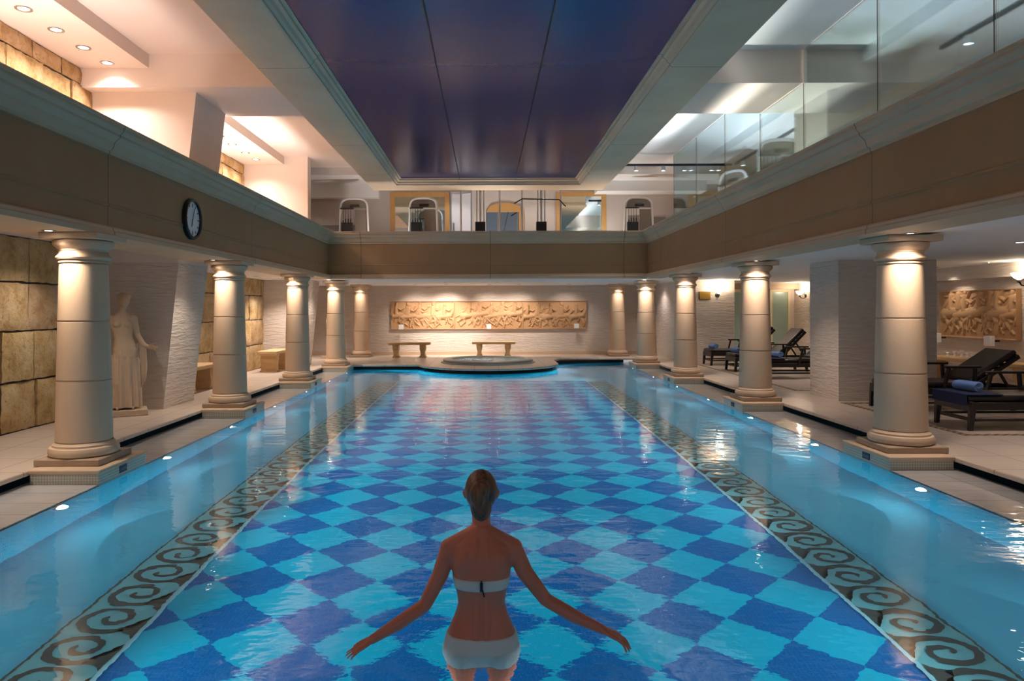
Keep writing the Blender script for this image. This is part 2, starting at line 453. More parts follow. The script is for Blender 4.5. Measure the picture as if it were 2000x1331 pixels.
# ------------------------------------------------------------------ pool shell
b = MB(); b.add([(XL, YN, ZF), (XR, YN, ZF), (XR, 21.4, ZF), (XL, 21.4, ZF)], [(0, 1, 2, 3)])
struct('floor', b, M['poolfloor'])
b = MB(); b.box(XL - 0.12, XL, YN, 19.2, ZF, -0.012); b.box(XR, XR + 0.12, YN, 21.4, ZF, -0.012)
struct('wall_pool_side', b, M['poolwall'], smooth=False)
for i, (a, c) in enumerate(((DL - 0.06, XL), (XR, DR + 0.06))):
    b = MB(); b.box(a, c, YN, 19.1 if i == 0 else 21.3, -0.06, 0.0)
    struct('floor_shelf', b, M['shelf'], smooth=False)
b = MB(); b.box(XR, XR + 0.02, YN, 21.3, -0.5, -0.49)
# gutters (dark channels under the deck lips)
for a, c in ((DL - 0.5, DL - 0.06), (DR + 0.06, DR + 0.5)):
    b = MB(); b.box(a, c, YN, 21.3, -0.32, -0.2)
    b.box(a if a < 0 else c - 0.05, a + 0.05 if a < 0 else c, YN, 21.3, -0.2, ZD - 0.05)
    struct('trim_gutter', b, M['black'], smooth=False)

# decks
b = MB(); b.box(WL, DL, YN, 19.0, ZD - 0.05, ZD); struct('floor_deck', b, M['deck'], bev=0.012)
b = MB(); b.box(DR, 13.5, YN, 21.25, ZD - 0.05, ZD); struct('floor_deck', b, M['deck'], bev=0.012)
arc = [(0.04 + 1.9 * math.cos(a), 19.45 + 1.9 * math.sin(a)) for a in [PI + R(13.7) + (PI - R(13.7)) * k / 28 for k in range(29)]]
poly = [(WL, 19.0)] + [(-3.45, 19.0), (-1.81, 19.0)] + arc[1:] + [(1.94, 20.6), (2.2, 21.25), (13.5, 21.25), (13.5, YB + 0.3), (WL, YB + 0.3)]
b = MB(); b.prism(poly, ZD - 0.05, ZD); struct('floor_far_deck', b, M['deck'], bev=0.012)
def inset(pl, d):  # crude: pull the pool-facing edge back
    return [(x, min(y + d, YB)) for x, y in pl]
inner = [(-3.6, 19.0)] + poly[1:-4] + [(4.1, 21.25), (4.1, YB), (-3.6, YB)]
b = MB(); b.prism([(x * 0.985 if abs(x) < 2.1 else x, y + 0.05) for x, y in inner[:-2]] + inner[-2:], ZF, -0.01)
struct('wall_pool_far', b, M['poolwall'], smooth=False)
b = MB(); b.prism([(x * 0.93 if abs(x) < 2.1 else x, y + 0.22) for x, y in inner[:-2]] + inner[-2:], -0.01, ZD - 0.05)
struct('trim_overflow_gap', b, M['black'], smooth=False)

# water
b = MB(); nx, ny = 2, 2
b.add([(XL, YN, -0.004), (XR, YN, -0.004), (XR, 21.3, -0.004), (XL, 21.3, -0.004)], [(0, 1, 2, 3)])
tag(b.build('pool_water', M['water']), 'clear rippling turquoise water filling the long swimming pool', 'water', kind='stuff')

# spiral wave bands on the pool floor
def wave_band(x_in, x_out, label):
    sgn = 1 if x_out > x_in else -1
    W = abs(x_out - x_in); xs = lambda u: x_in + sgn * u
    per = 0.345; z1 = ZF + 0.004; z2 = ZF + 0.007
    t = thing('mosaic_wave_band', label, 'mosaic', (0, 0, 0), group=None)
    bg = MB(); bg.box(min(xs(0.03), xs(W)), max(xs(0.03), xs(W)), 1.0, 16.85, ZF, z1); bg.build('band_ground', M['band_bg'], t, smooth=False)
    ln = MB(); ln.box(min(xs(0.0), xs(0.03)), max(xs(0.0), xs(0.03)), 1.0, 16.85, ZF, z1 + 0.001); ln.build('inner_line', M['band_line'], t, smooth=False)
    fg = MB()
    a, c = xs(W - 0.016), xs(W); fg.box(min(a, c), max(a, c), 1.0, 16.85, z1, z2)
    n = int(15.6 / per)
    fy = sgn                                  # the two bands run in opposite senses
    for i in range(n):
        yc = 1.23 + i * per + (0.10 if sgn < 0 else 0.0)
        cu = W * 0.53
        P = []; wd = []; K = 48
        for k in range(K + 1):
            s_ = k / K
            ang = R(128) - R(500) * s_
            r = 0.165 * (1 - s_) ** 0.8 + 0.018
            P.append((cu + r * 1.08 * math.cos(ang), r * 0.92 * math.sin(ang)))
            wd.append(0.056 * (1 - s_) + 0.030 * s_)
        vs = []
        for k, (u, y) in enumerate(P):
            u0, yy0 = P[max(k - 1, 0)]; u1, yy1 = P[min(k + 1, K)]
            du, dy = u1 - u0, yy1 - yy0; L = math.hypot(du, dy) or 1
            nu_, ny_ = -dy / L, du / L
            for sg in (-1, 1):
                uu = min(max(u + nu_ * wd[k] * 0.5 * sg, 0.03), W - 0.01)
                vs.append((xs(uu), yc + fy * (y + ny_ * wd[k] * 0.5 * sg), z2))
        fg.add(vs, [(2 * k, 2 * k + 1, 2 * k + 3, 2 * k + 2) for k in range(K)])
        su, sy_ = P[0]
        wedge = [(0.03, -0.05), (0.045, 0.02), (0.075, 0.075), (0.11, 0.105), (su + 0.012, sy_ - 0.020), (su + 0.03, sy_ + 0.03), (0.13, 0.172), (0.085, 0.185), (0.055, 0.205), (0.03, 0.25)]
        for q in range(1, len(wedge) - 1): fg.add([(xs(u), yc + fy * y, z2) for u, y in (wedge[0], wedge[q], wedge[q + 1])], [(0, 1, 2)])
    fg.build('wave_scrolls', M['band_fg'], t, smooth=False)
wave_band(-2.06, -2.55, 'dark scrolling wave mosaic along the left side of the checkered pool floor')
wave_band(2.32, 2.78, 'dark scrolling wave mosaic along the right side of the checkered pool floor')

# ------------------------------------------------------------------ walls
def block_wall(name, y0, y1, z0, z1, ch, seed, first=None):
    rnd = random.Random(seed); b = MB()
    z = z0
    while z < z1 - 0.05:
        h = min(ch * rnd.uniform(0.97, 1.03), z1 - z)
        y = y0 - rnd.uniform(0, 0.5)
        while y < y1:
            L = rnd.uniform(0.5, 0.95); ya, yb = max(y, y0), min(y + L, y1)
            if yb - ya > 0.06:
                g = 0.012; nyy, nzz = max(3, int((yb - ya) / 0.09)), max(3, int(h / 0.09))
                vs = []; fs = []
                out = rnd.uniform(0, 0.025)
                for j in range(nzz + 1):
                    for i in range(nyy + 1):
                        ed = (i in (0, nyy)) or (j in (0, nzz))
                        yy = ya + g + (yb - ya - 2 * g) * i / nyy; zz = z + g + (h - 2 * g) * j / nzz
                        if ed: yy += rnd.uniform(-.006, .006); zz += rnd.uniform(-.007, .007)
                        xx = WL + 0.03 + out + rnd.uniform(-.007, .007) - (0.022 if ed else 0)
                        vs.append((xx, yy, zz))
                m_ = nyy + 1
                for j in range(nzz):
                    for i in range(nyy): fs.append((j * m_ + i, j * m_ + i + 1, (j + 1) * m_ + i + 1, (j + 1) * m_ + i))
                # skirt back to the mortar
                ring = [i for i in range(m_)] + [j * m_ + nyy for j in range(1, nzz + 1)] + [nzz * m_ + i for i in range(nyy - 1, -1, -1)] + [j * m_ for j in range(nzz - 1, 0, -1)]
                o = len(vs); vs += [(WL - 0.005, vs[k][1], vs[k][2]) for k in ring]
                for k in range(len(ring)): fs.append((ring[k], ring[(k + 1) % len(ring)], o + (k + 1) % len(ring), o + k))
                b.add(vs, fs)
            y += L
        z += h
    o = b.build(name, M['blocks'], smooth=True, angle=50, kind='structure')
    return o
b = MB(); b.box(WL - 0.25, WL, YN, 18.3, -0.2, 5.6); struct('wall_left', b, M['black'], smooth=False)
block_wall('wall_left_blocks', 2.0, 18.3, ZD, 2.5, 0.60, 5)
block_wall('wall_left_upper_blocks', 2.0, 16.8, FZ + 0.2, 5.0, 0.50, 8)
b = MB(); b.box(WL - 0.25, WL, 18.3, YB + 0.3, 0, 5.6); struct('wall_left_far', b, M['split'], smooth=False)
# slanted fins
def fin(name, ya, yb, mt, z0, z1, x0, x1):
    bb = MB(); bb.hexa([(WL, ya, z0), (x0, ya, z0), (x0, yb, z0), (WL, yb, z0), (WL, ya, z1), (x1, ya, z1), (x1, yb, z1), (WL, yb, z1)])
    return struct(name, bb, mt, smooth=False)
fin('wall_fin_near', 10.6, 11.7, M['split'], ZD, 2.30, -4.78, -4.55)
fin('wall_fin_near_plaster', 10.55, 11.72, M['plaster'], 2.30, 2.52, -4.55, -4.5)
fin('wall_fin_far', 18.25, 19.2, M['split'], ZD, 2.36, -4.7, -4.47)
fin('wall_fin_upper', 10.3, 11.45, M['plaster'], FZ, 4.73, -4.40, -4.16)
# back wall (lower), split stone
b = MB(); b.box(WL, 13.5, YB, YB + 0.3, ZD - 0.05, 2.6); struct('wall_back', b, M['split'], smooth=False)
b = MB(); b.box(-5.7, 5.3, YB - 0.03, YB, ZD, ZD + 0.1); struct('baseboard_back', b, M['lime'], bev=0.005)
# right: room wall with sconce, recess with glazed doors, side wall, pillar, relief niche
b = MB(); b.box(5.3, 6.75, 19.5, YB, ZD - 0.05, 2.6); struct('wall_right_nook', b, M['split'], smooth=False)
b = MB(); b.box(6.75, 9.55, 22.0, YB, ZD - 0.05, 2.6); struct('wall_right_recess', b, M['plaster'], smooth=False)
b = MB(); b.box(9.45, 9.75, 16.0, 22.0, ZD - 0.05, 2.6); struct('wall_right_far', b, M['split'], smooth=False)
b = MB(); b.box(5.55, 7.1, 11.3, 12.3, ZD, ZC); struct('wall_right_pillar', b, M['split'], smooth=False)
b = MB()
b.box(9.0, 9.3, 10.9, 16.3, ZD - 0.05, 2.6); struct('wall_right_niche_back', b, M['split'], smooth=False); b = MB()
b.box(8.8, 8.999, 14.6, 16.3, ZD - 0.05, 2.6); struct('wall_right_niche_side', b, M['split'], smooth=False); b = MB()
b.box(8.8, 8.999, 10.9, 14.6, 2.12, 2.6)
struct('wall_right_niche', b, M['split'], smooth=False)
b = MB(); b.box(8.75, 9.3, YN, 10.9, ZD - 0.05, 2.6); struct('wall_right', b, M['split'], smooth=False)
b = MB(); b.box(9.3, 9.6, 15.9, 16.3, ZD - .05, 2.6); struct('wall_right_return', b, M['split'], smooth=False)

# ------------------------------------------------------------------ lower ceilings
b = MB(); b.box(WL, -4.5, YN, 10.58, 2.5, 2.6); struct('ceiling_left_bay', b, M['plaster'], smooth=False)
b = MB(); b.box(WL, -4.5, 10.62, 17.6, 2.36, 2.6); struct('ceiling_left', b, M['plaster'], smooth=False)
b = MB(); b.box(WL, 13.5, 17.6, YB + 0.3, 2.36, 2.6); struct('ceiling_far', b, M['plaster_w'], smooth=False)
b = MB(); b.box(4.3, 13.5, YN, 17.6, ZC, 2.6); struct('ceiling_right', b, M['plaster_w'], smooth=False)

# ------------------------------------------------------------------ balcony beams with moulded cornice
prof = [(0.07, 2.34), (0.07, 2.385), (0.055, 2.40), (0.055, 2.425), (0.035, 2.44), (0.0, 2.44), (0.0, 2.64), (0.012, 2.65), (0.012, 2.665), (0.004, 2.68), (0.004, 3.16), (0.02, 3.17),
        (0.02, 3.20), (0.05, 3.215), (0.06, 3.24), (0.075, 3.285), (0.11, 3.32), (0.13, 3.335), (0.13, 3.36), (0.15, 3.375), (0.165, 3.40), (0.165, 3.425), (0.18, 3.43), (0.18, 3.455)]
FL, FR, FYY = -3.80, 3.88, 17.2
def beam(which):
    vs = []; fs = []
    n = len(prof)
    def ring(k):
        out = []
        for o, z in prof:
            if which == 'L': out.append((FL + o, YN if k == 0 else FYY - o, z))
            if which == 'R': out.append((FR - o, YN if k == 0 else FYY - o, z))
            if which == 'F': out.append((FL + o if k == 0 else FR - o, FYY - o, z))
        if which == 'L':
            y = YN if k == 0 else FYY + 0.0
            out += [(-4.5, y, 3.455), (-4.5, y, 2.34)]
        if which == 'R':
            y = YN if k == 0 else FYY + 0.0
            out += [(4.3, y, 3.455), (4.3, y, 2.34)]
        if which == 'F':
            x = FL if k == 0 else FR
            out += [(x, FYY + 0.4, 3.455), (x, FYY + 0.4, 2.34)]
        return out
    a, c = ring(0), ring(1); m_ = len(a)
    vs = a + c
    fs = [(i, (i + 1) % m_, m_ + (i + 1) % m_, m_ + i) for i in range(m_)]
    b = MB().add(vs, fs)
    return b
struct('trim_1', beam('L'), M['beam_side'], angle=25)
struct('trim_2', beam('F'), M['beam_far'], angle=25)
struct('trim_3', beam('R'), M['beam_side'], angle=25)
b = MB(); b.box(-4.5, FL, FYY, FYY + 0.4, 2.34, 3.455); b.box(FR, 4.3, FYY, FYY + .4, 2.34, 3.455); struct('trim_4', b, M['beam_far'], smooth=False)
# ledge (thin warm shelf on the far parapet)
# ------------------------------------------------------------------ upper storey shell
b = MB(); b.box(WL, -4.5, YN, 17.6, 2.6, FZ + 0.1); struct('floor_upper_left', b, M['plaster'], smooth=False)
b = MB(); b.box(4.3, 13.5, YN, 17.6, 2.6, FZ + 0.1); b.box(WL, 13.5, 17.6, 24, 2.6, FZ + 0.1); struct('floor_upper', b, M['wood'], smooth=False)
ZU = 5.19
b = MB(); b.box(WL, -2.83, YN, 18.1, ZU, 5.5); struct('ceiling_upper_left', b, M['plaster'], smooth=False)
b = MB(); b.box(2.93, 5.2, YN, 18.1, ZU, 5.5); struct('ceiling_upper_right', b, M['plaster_w'], smooth=False)
b = MB(); b.box(5.2, 13.5, YN, 18.1, 5.0, 5.5); struct('ceiling_gym', b, M['plaster_w'], smooth=False)
b = MB(); b.box(WL, 13.5, 18.1, 24, 5.0, 5.5); struct('ceiling_upper_far', b, M['plaster_w'], smooth=False)
for ya, yb in ((YN, 10.06), (11.6, 16.8)):
    b = MB(); b.box(WL, -4.73, ya, yb, 5.0, ZU); struct('ceiling_soffit_left', b, M['plaster'], smooth=False)
b = MB(); b.box(WL, -2.83, 10.06, 11.6, 4.73, ZU + .02); struct('trim_5', b, M['plaster'], smooth=False)
b = MB(); b.box(2.93, 13.5, 9.95, 11.5, 4.73, ZU + .02); struct('trim_6', b, M['plaster'], smooth=False)
b = MB(); b.box(4.9, 7.0, 10.3, 11.4, FZ, 4.73); struct('wall_upper_pillar', b, M['plaster'], smooth=False)
b = MB(); b.box(WL, -4.18, 16.8, 17.1, FZ, ZU); struct('wall_upper_left_end', b, M['plaster'], smooth=False)
YG = 19.6
b = MB(); b.box(WL, 13.5, YG, YG + 0.2, FZ, 5.0); struct('wall_upper_back', b, M['curtain'], smooth=False)
b = MB(); b.box(WL, -2.9, YG - 0.25, YG, 4.62, 5.0); b.box(2.95, 13.5, YG - 0.6, YG, 4.72, 5.0); struct('trim_7', b, M['plaster_w'], smooth=False)
b = MB(); b.box(13.3, 13.5, YN, 24, 0, 5.5); struct('wall_far_right', b, M['plaster'], smooth=False)
b = MB(); b.box(-5.3, -3.55, YG - 0.04, YG, 3.3, 3.9); b.box(3.9, 4.9, YG - 0.04, YG, 3.3, 4.1); struct('trim_8', b, M['grey_mesh'], smooth=False)

# coffered frame with painted panel
def rect_sweep(pr, x0, x1, y0, y1):   # open rectangle: left side, far side, right side; profile of (out, z)
    vs = []; n = len(pr)
    for o, z in pr: vs.append((x0 - o, y0, z))
    for o, z in pr: vs.append((x0 - o, y1 + o, z))
    for o, z in pr: vs.append((x1 + o, y1 + o, z))
    for o, z in pr: vs.append((x1 + o, y0, z))
    fs = []
    for k in range(3):
        for i in range(n - 1): fs.append((k * n + i, k * n + i + 1, (k + 1) * n + i + 1, (k + 1) * n + i))
    return MB().add(vs, fs)
pr = [(-0.02, 4.80), (-0.02, 4.76), (0.02, 4.755), (0.02, 4.72), (0.055, 4.70), (0.075, 4.66), (0.105, 4.64), (0.105, 4.615), (0.14, 4.60), (0.76, 4.60), (0.77, 4.62), (0.77, 4.66), (0.745, 4.68), (0.745, 5.22)]
struct('trim_9', rect_sweep(pr, -2.07, 2.18, YN, 17.33), M['frame_stone'], angle=25)
b = MB(); b.box(-2.15, 2.25, YN, 17.4, 4.77, 4.85); struct('ceiling_sky_panel', b, M['sky'], smooth=False)
b = MB()
for x in (-0.64, 0.72): b.box(x - 0.007, x + 0.007, YN, 17.35, 4.755, 4.775)
struct('trim_10', b, M['black'], smooth=False)

# ------------------------------------------------------------------ columns
def column_profile():
    P = [(0.30, 0.0), (0.315, 0.015), (0.322, 0.04), (0.322, 0.06), (0.312, 0.085), (0.292, 0.10), (0.278, 0.105), (0.278, 0.125), (0.268, 0.135)]
    return P
def make_column(name, label, loc, pedestal=True, H=2.34, marker=0):
    t = thing(name, label, 'column', loc, 0, 'round stone columns beside the pool')
    base0 = ZD
    if pedestal:
        s = 1 if loc[0] < 0 else -1       # which side faces the pool
        xa, xb = (-0.25, 0.385) if s > 0 else (-0.37, 0.26)
        b = MB(); b.box(xa, xb, -0.45, 0.45, -0.02, ZD - 0.035); b.build('pedestal', M['mosaic'], t, smooth=False)
        b = MB(); b.box(xa - 0.012, xb + 0.012, -0.465, 0.465, ZD - 0.035, ZD + 0.004); b.build('pedestal_coping', M['lime'], t, bev=0.01)
    b = MB(); b.box(-0.31, 0.31, -0.31, 0.31, ZD + 0.004, ZD + 0.07); b.build('plinth', M['lime_dark'], t, bev=0.012)
    z = ZD + 0.07
    b = MB(); b.lathe([(0.28, 0), (0.30, 0.008), (0.312, 0.03), (0.312, 0.055), (0.30, 0.082), (0.276, 0.09), (0.276, 0.108), (0.262, 0.118), (0.256, 0.13)], (0, 0, z), 56)
    b.build('base_torus', M['lime'], t)
    z += 0.13
    ztop = H - 0.285
    seg = [z, z + (ztop - z) * 0.345, z + (ztop - z) * 0.675, ztop]
    r0, r1 = 0.252, 0.212
    rr = lambda zz: r0 + (r1 - r0) * ((zz - z) / (ztop - z)) ** 1.25
    for k in range(3):
        a, c = seg[k], seg[k + 1]; g = 0.007
        pf = [(rr(a) - 0.012, a), (rr(a) - 0.012, a + g * 0.6), (rr(a), a + g * 1.4)]
        for q in range(1, 8): zz = a + (c - a) * q / 8; pf.append((rr(zz), zz))
        pf += [(rr(c), c - g * 1.4), (rr(c) - 0.012, c - g * 0.6), (rr(c) - 0.012, c)]
        b = MB(); b.lathe(pf, (0, 0, 0), 56); b.build('shaft_drum', M['lime'], t, angle=60)
    z = ztop
    b = MB(); b.lathe([(0.214, 0), (0.222, 0.004), (0.222, 0.018), (0.214, 0.022), (0.214, 0.028), (0.236, 0.036), (0.245, 0.052), (0.243, 0.066), (0.226, 0.082), (0.216, 0.10), (0.213, 0.115),
                       (0.218, 0.120), (0.218, 0.132), (0.228, 0.140), (0.248, 0.155), (0.264, 0.175), (0.270, 0.195), (0.266, 0.212), (0.250, 0.222)], (0, 0, z), 56)
    b.build('capital', M['lime'], t)
    b = MB(); b.box(-0.28, 0.28, -0.28, 0.28, z + 0.222, H - 0.001); b.build('abacus', M['lime'], t, bev=0.008)
    if pedestal and marker:
        pass
    return t
ordw = ['nearest', 'second', 'third', 'fourth']
extra_l = ['with the standing statue just behind it', 'beside the slanted wall fin and half hidden bench', 'in front of the stone bench', 'at the far corner of the pool']
extra_r = ['in front of the sun lounger with a blue towel', 'hiding the middle lounger row', 'near the brass plaque', 'with the far statue beside it']
protoL = make_column('stone_column', 'tall tapered round column on left pool edge, nearest, ' + extra_l[0], (XLc, YLc[0], 0))
for i in range(1, 4):
    dup(protoL, (XLc, YLc[i], 0), label='tapered round column on left pool edge, %s from camera, %s' % (ordw[i], extra_l[i]))
protoR = make_column('stone_column', 'tall tapered round column on right pool edge, nearest, ' + extra_r[0], (XRc, YRc[0], 0))
for i in range(1, 4):
    dup(protoR, (XRc, YRc[i], 0), label='tapered round column on right pool edge, %s from camera, %s' % (ordw[i], extra_r[i]))
protoB = make_column('stone_column', 'round column against the back wall, left of the carved frieze', (-3.88, 22.2, 0), pedestal=False, H=2.36)
dup(protoB, (4.07, 22.3, 0), label='round column against the back wall, right of the carved frieze')

# depth marker plates
for i, y in enumerate(YLc[:3]):
    t = thing('depth_marker', 'small blue marker plate on pedestal of %s left column' % ordw[i], 'sign', (XLc + 0.386, y - 0.02, 0.055), 0, 'blue depth markers')
    b = MB(); b.box(0, 0.006, -0.07, 0.07, -0.035, 0.035); b.build('plate', M['sign_blue'], t, bev=0.002)
    b = MB()
    for k, (a, c) in enumerate(((-0.05, -0.035), (-0.02, 0.0), (0.012, 0.03), (0.036, 0.05))): b.box(0.006, 0.008, a, c, -0.012, 0.012)
    b.build('markings', M['grey_mesh'], t, smooth=False)
for i, y in enumerate(YRc[:3]):
    t = thing('depth_marker', 'small blue marker plate on pedestal of %s right column' % ordw[i], 'sign', (XRc - 0.371, y - 0.02, 0.055), PI, 'blue depth markers')
    b = MB(); b.box(0, 0.006, -0.07, 0.07, -0.035, 0.035); b.build('plate', M['sign_blue'], t, bev=0.002)
    b = MB()
    for k, (a, c) in enumerate(((-0.05, -0.035), (-0.02, 0.0), (0.012, 0.03), (0.036, 0.05))): b.box(0.006, 0.008, a, c, -0.012, 0.012)
    b.build('markings', M['grey_mesh'], t, smooth=False)

# ------------------------------------------------------------------ lamps
def downlight(x, y, z, label, group, power, col=(1, 0.86, 0.72), spot=95, target=None, r=0.045, mt='lamp_warm', blend=0.8, soft=0.05, name='downlight'):
    t = thing(name, label, 'ceiling light', (x, y, z), 0, group)
    b = MB(); b.lathe([(r * 0.82, -0.001), (r * 0.95, -0.008), (r * 1.3, -0.008), (r * 1.35, -0.002), (r * 1.35, 0.0), (r * .82, 0.0)], n=28, close=True); b.build('trim_ring', M['chrome'], t)
    b = MB(); b.lathe([(0.002, -0.004), (r * 0.8, -0.004), (r * 0.8, -0.0005), (0.002, -0.0005)], n=24); b.build('bulb', M[mt], t)
    if power:
        tg = target or (x, y, z - 1)
        l = lamp('SPOT', 'downlight_beam', (x, y, z - 0.012), tg, power, col, soft, spot, blend)
        l.parent = t; l.matrix_parent_inverse = Matrix.Translation((-x, -y, -z))
    return t
for i, y in enumerate(YLc):
    downlight(XLc - 0.10, y - 0.40, 2.34, 'small bright spotlight in the beam before the %s left column' % ordw[i], 'spotlights above columns', L_COL, target=(XLc + 0.0, y - 0.22, 1.0), spot=110)
for i, y in enumerate(YRc):
    downlight(min(XRc - 0.14, 4.2), y - 0.42, 2.34, 'small bright spotlight in the beam before the %s right column' % ordw[i], 'spotlights above columns', L_COL, col=(1, 0.83, 0.70), target=(XRc, y - 0.22, 1.0), spot=110)
downlight(-3.88, 21.75, 2.36, 'spotlight above the back column left of the frieze', 'spotlights above columns', L_COL * 0.6, target=(-3.88, 22.0, 1), spot=100)
downlight(4.07, 21.85, 2.36, 'spotlight above the back column right of the frieze', 'spotlights above columns', L_COL * 0.6, target=(4.07, 22.1, 1), spot=100)
# wall washers for the back frieze
for i, x in enumerate((-2.2, -1.25, 0.1, 1.0, 2.55)):
    p = L_WALLWASH * (1.0, 2.3, 1.2, 1.2, 0.5)[i]
    downlight(x, 22.15, 2.36, 'recessed light washing the back wall, %s from the left' % ('first', 'second', 'third', 'fourth', 'fifth')[i], 'wall washing lights over the frieze', p * 0.5, target=(x, 23.2, 0.75), spot=100, col=(1, 0.88, 0.78))
downlight(0.3, 20.2, 2.36, 'added fill light above the hot tub', 'lights over the far platform', L_LOW * 1.3, col=(1, .90, .82), spot=130)  # extra lamp put in to brighten the dark tub and platform
downlight(-1.2, 21.0, 2.36, 'recessed light aimed low at the wall between bench and hot tub', 'lights over the far platform', 230, target=(-1.1, 23.2, 0.35), spot=62, col=(1, .92, .86))
# left deck ceiling lights
for i, (x, y) in enumerate(((-5.1, 13.2), (-5.2, 16.2), (-5.0, 17.4), (-5.1, 20.9))):
    downlight(x, y, 2.36, 'recessed light over the left deck, %s from the slanted fin' % ordw[i], 'lights over the left deck', L_LOW * (1, 1.2, 1.6, 1.5)[i] * 1.6, col=(1, 0.88, 0.80), spot=120)
for i, y in enumerate((2.0, 5.0, 8.6)):
    downlight(-5.0, y, 2.5, 'recessed light in the left bay ceiling, %s' % ('nearest the camera end', 'beside the stone wall', 'before the statue')[i], 'lights in the left bay', L_LOW * (1.6, 1.8, 1.1)[i], col=(1, 0.88, 0.78), spot=125)
for i, (x, y, k) in enumerate(((6.6, 14.2, 1.0), (6.6, 17.4, 1.0), (8.0, 20.3, 1.1), (6.2, 8.3, 0.8), (7.6, 5.0, 0.9), (4.9, 21.3, .6), (6.3, 1.8, 1.0))):
    downlight(x, y, ZC, 'recessed light over the right deck, ' + ('over the middle lounger', 'over the far loungers', 'before the glazed doors', 'over the near lounger', 'near the right edge', 'above the far statue', 'behind the camera')[i],
              'lights over the right deck', L_LOW * k, col=(1, 0.88, 0.84), spot=130)
for i, y in enumerate((12.1, 13.5)):
    downlight(8.45, y, ZC, 'tiny spotlight over the %s part of the right relief' % ('near', 'far')[i], 'spotlights over the right relief', (14, 34)[i], target=(9.0, y, 1.35), spot=80)
# upper left soffit lights
ups = [5.0, 6.5, 8.07, 8.68, 9.27, 9.85, 13.4, 14.0, 14.7, 15.5, 16.2]
for i, y in enumerate(ups):
    downlight(-5.2, y, 5.0, 'bright lamp in the upper left soffit, %s' % ('far outside the picture at the near end', 'just outside the picture at the near end', 'nearest one in the picture', 'second nearest in the picture', 'third nearest in the picture', 'right in front of the cross beam', 'hidden just behind the slanted fin', 'nearest one of the far bay', 'second of the far bay', 'third of the far bay', 'last one of the far bay')[i],
              'soffit lamps above the left balcony', L_UP_SOFFIT * (1 if y < 9.5 else 1.3), col=(1, 0.87, 0.82), spot=135, r=0.07, mt='lamp_white', soft=0.08)
# general light of the upper storey: broad recessed fittings hidden above the coffer sides
for (x, y, p, c, sx, sy) in ((-3.6, 3.0, .8, (1, .86, .82), .5, 5), (-3.6, 7.5, .8, (1, .86, .82), .5, 4), (-3.6, 14.2, 1.2, (1, .88, .84), .5, 3.5),
                      (3.7, 3.0, .6, (.86, .9, 1), .5, 5), (3.7, 7.5, .6, (.9, .93, 1), .5, 4), (3.7, 14.0, 1.3, (.95, .95, 1), .5, 3.5)):
    pass

# ------------------------------------------------------------------ underwater lamps
def pool_lamp(x, y, z, s, label, power):
    t = thing('underwater_lamp', label, 'pool light', (x, y, z), 0, 'round underwater lamps in the pool walls')
    mt = Matrix.Rotation(PI / 2 * s, 4, 'Y')
    b = MB(); b.lathe([(0.05, 0), (0.05, 0.014), (0.062, 0.016), (0.075, 0.01), (0.078, 0.0)], n=28, mtx=mt, close=True); b.build('ring', M['chrome'], t)
    b = MB(); b.lathe([(0.002, 0.0), (0.048, 0.0), (0.048, 0.008), (0.03, 0.013), (0.002, 0.015)], n=24, mtx=mt); b.build('lens', M['lamp_pool'], t)
    l = lamp('SPOT', 'pool_beam', (x + s * 0.03, y, z), (x + s * 2, y, z - 0.45), power, (0.76, 0.94, 1.0), 0.05, 172, 0.6)
    l.parent = t; l.matrix_parent_inverse = Matrix.Translation((-x, -y, -z))
    # long throw across the pool: a flat, wide beam
    l = lamp('SPOT', 'pool_beam_long', (x + s * 0.03, y, z), (x + s * 2.9, y, -0.72), L_POOL_FAR, (0.76, 0.94, 1.0), 0.05, 30, 1.0)
    l.scale = (4.5, 1.0, 1.0)
    l.parent = t; l.matrix_parent_inverse = Matrix.Translation((-x, -y, -z))
nw = ['first', 'second', 'third', 'fourth', 'fifth', 'sixth', 'seventh', 'eighth', 'ninth']
vis = ['farthest outside the picture', 'just outside the picture'] + ['%s in view counting from the near end' % k for k in nw[:7]]
for i, y in enumerate((1.2, 3.6, 5.95, 7.9, 9.95, 12.0, 14.1, 16.2, 18.2)):
    pool_lamp(XL, y, -0.13, 1, 'round underwater lamp in left pool wall, %s' % vis[i], L_POOL)
for i, y in enumerate((1.6, 4.0, 6.5, 8.6, 10.7, 12.8, 14.9, 17.0, 19.4)):
    pool_lamp(XR, y, -0.20, -1, 'round underwater lamp in right pool wall, %s' % vis[i], L_POOL)
for o_ in ():
    pass

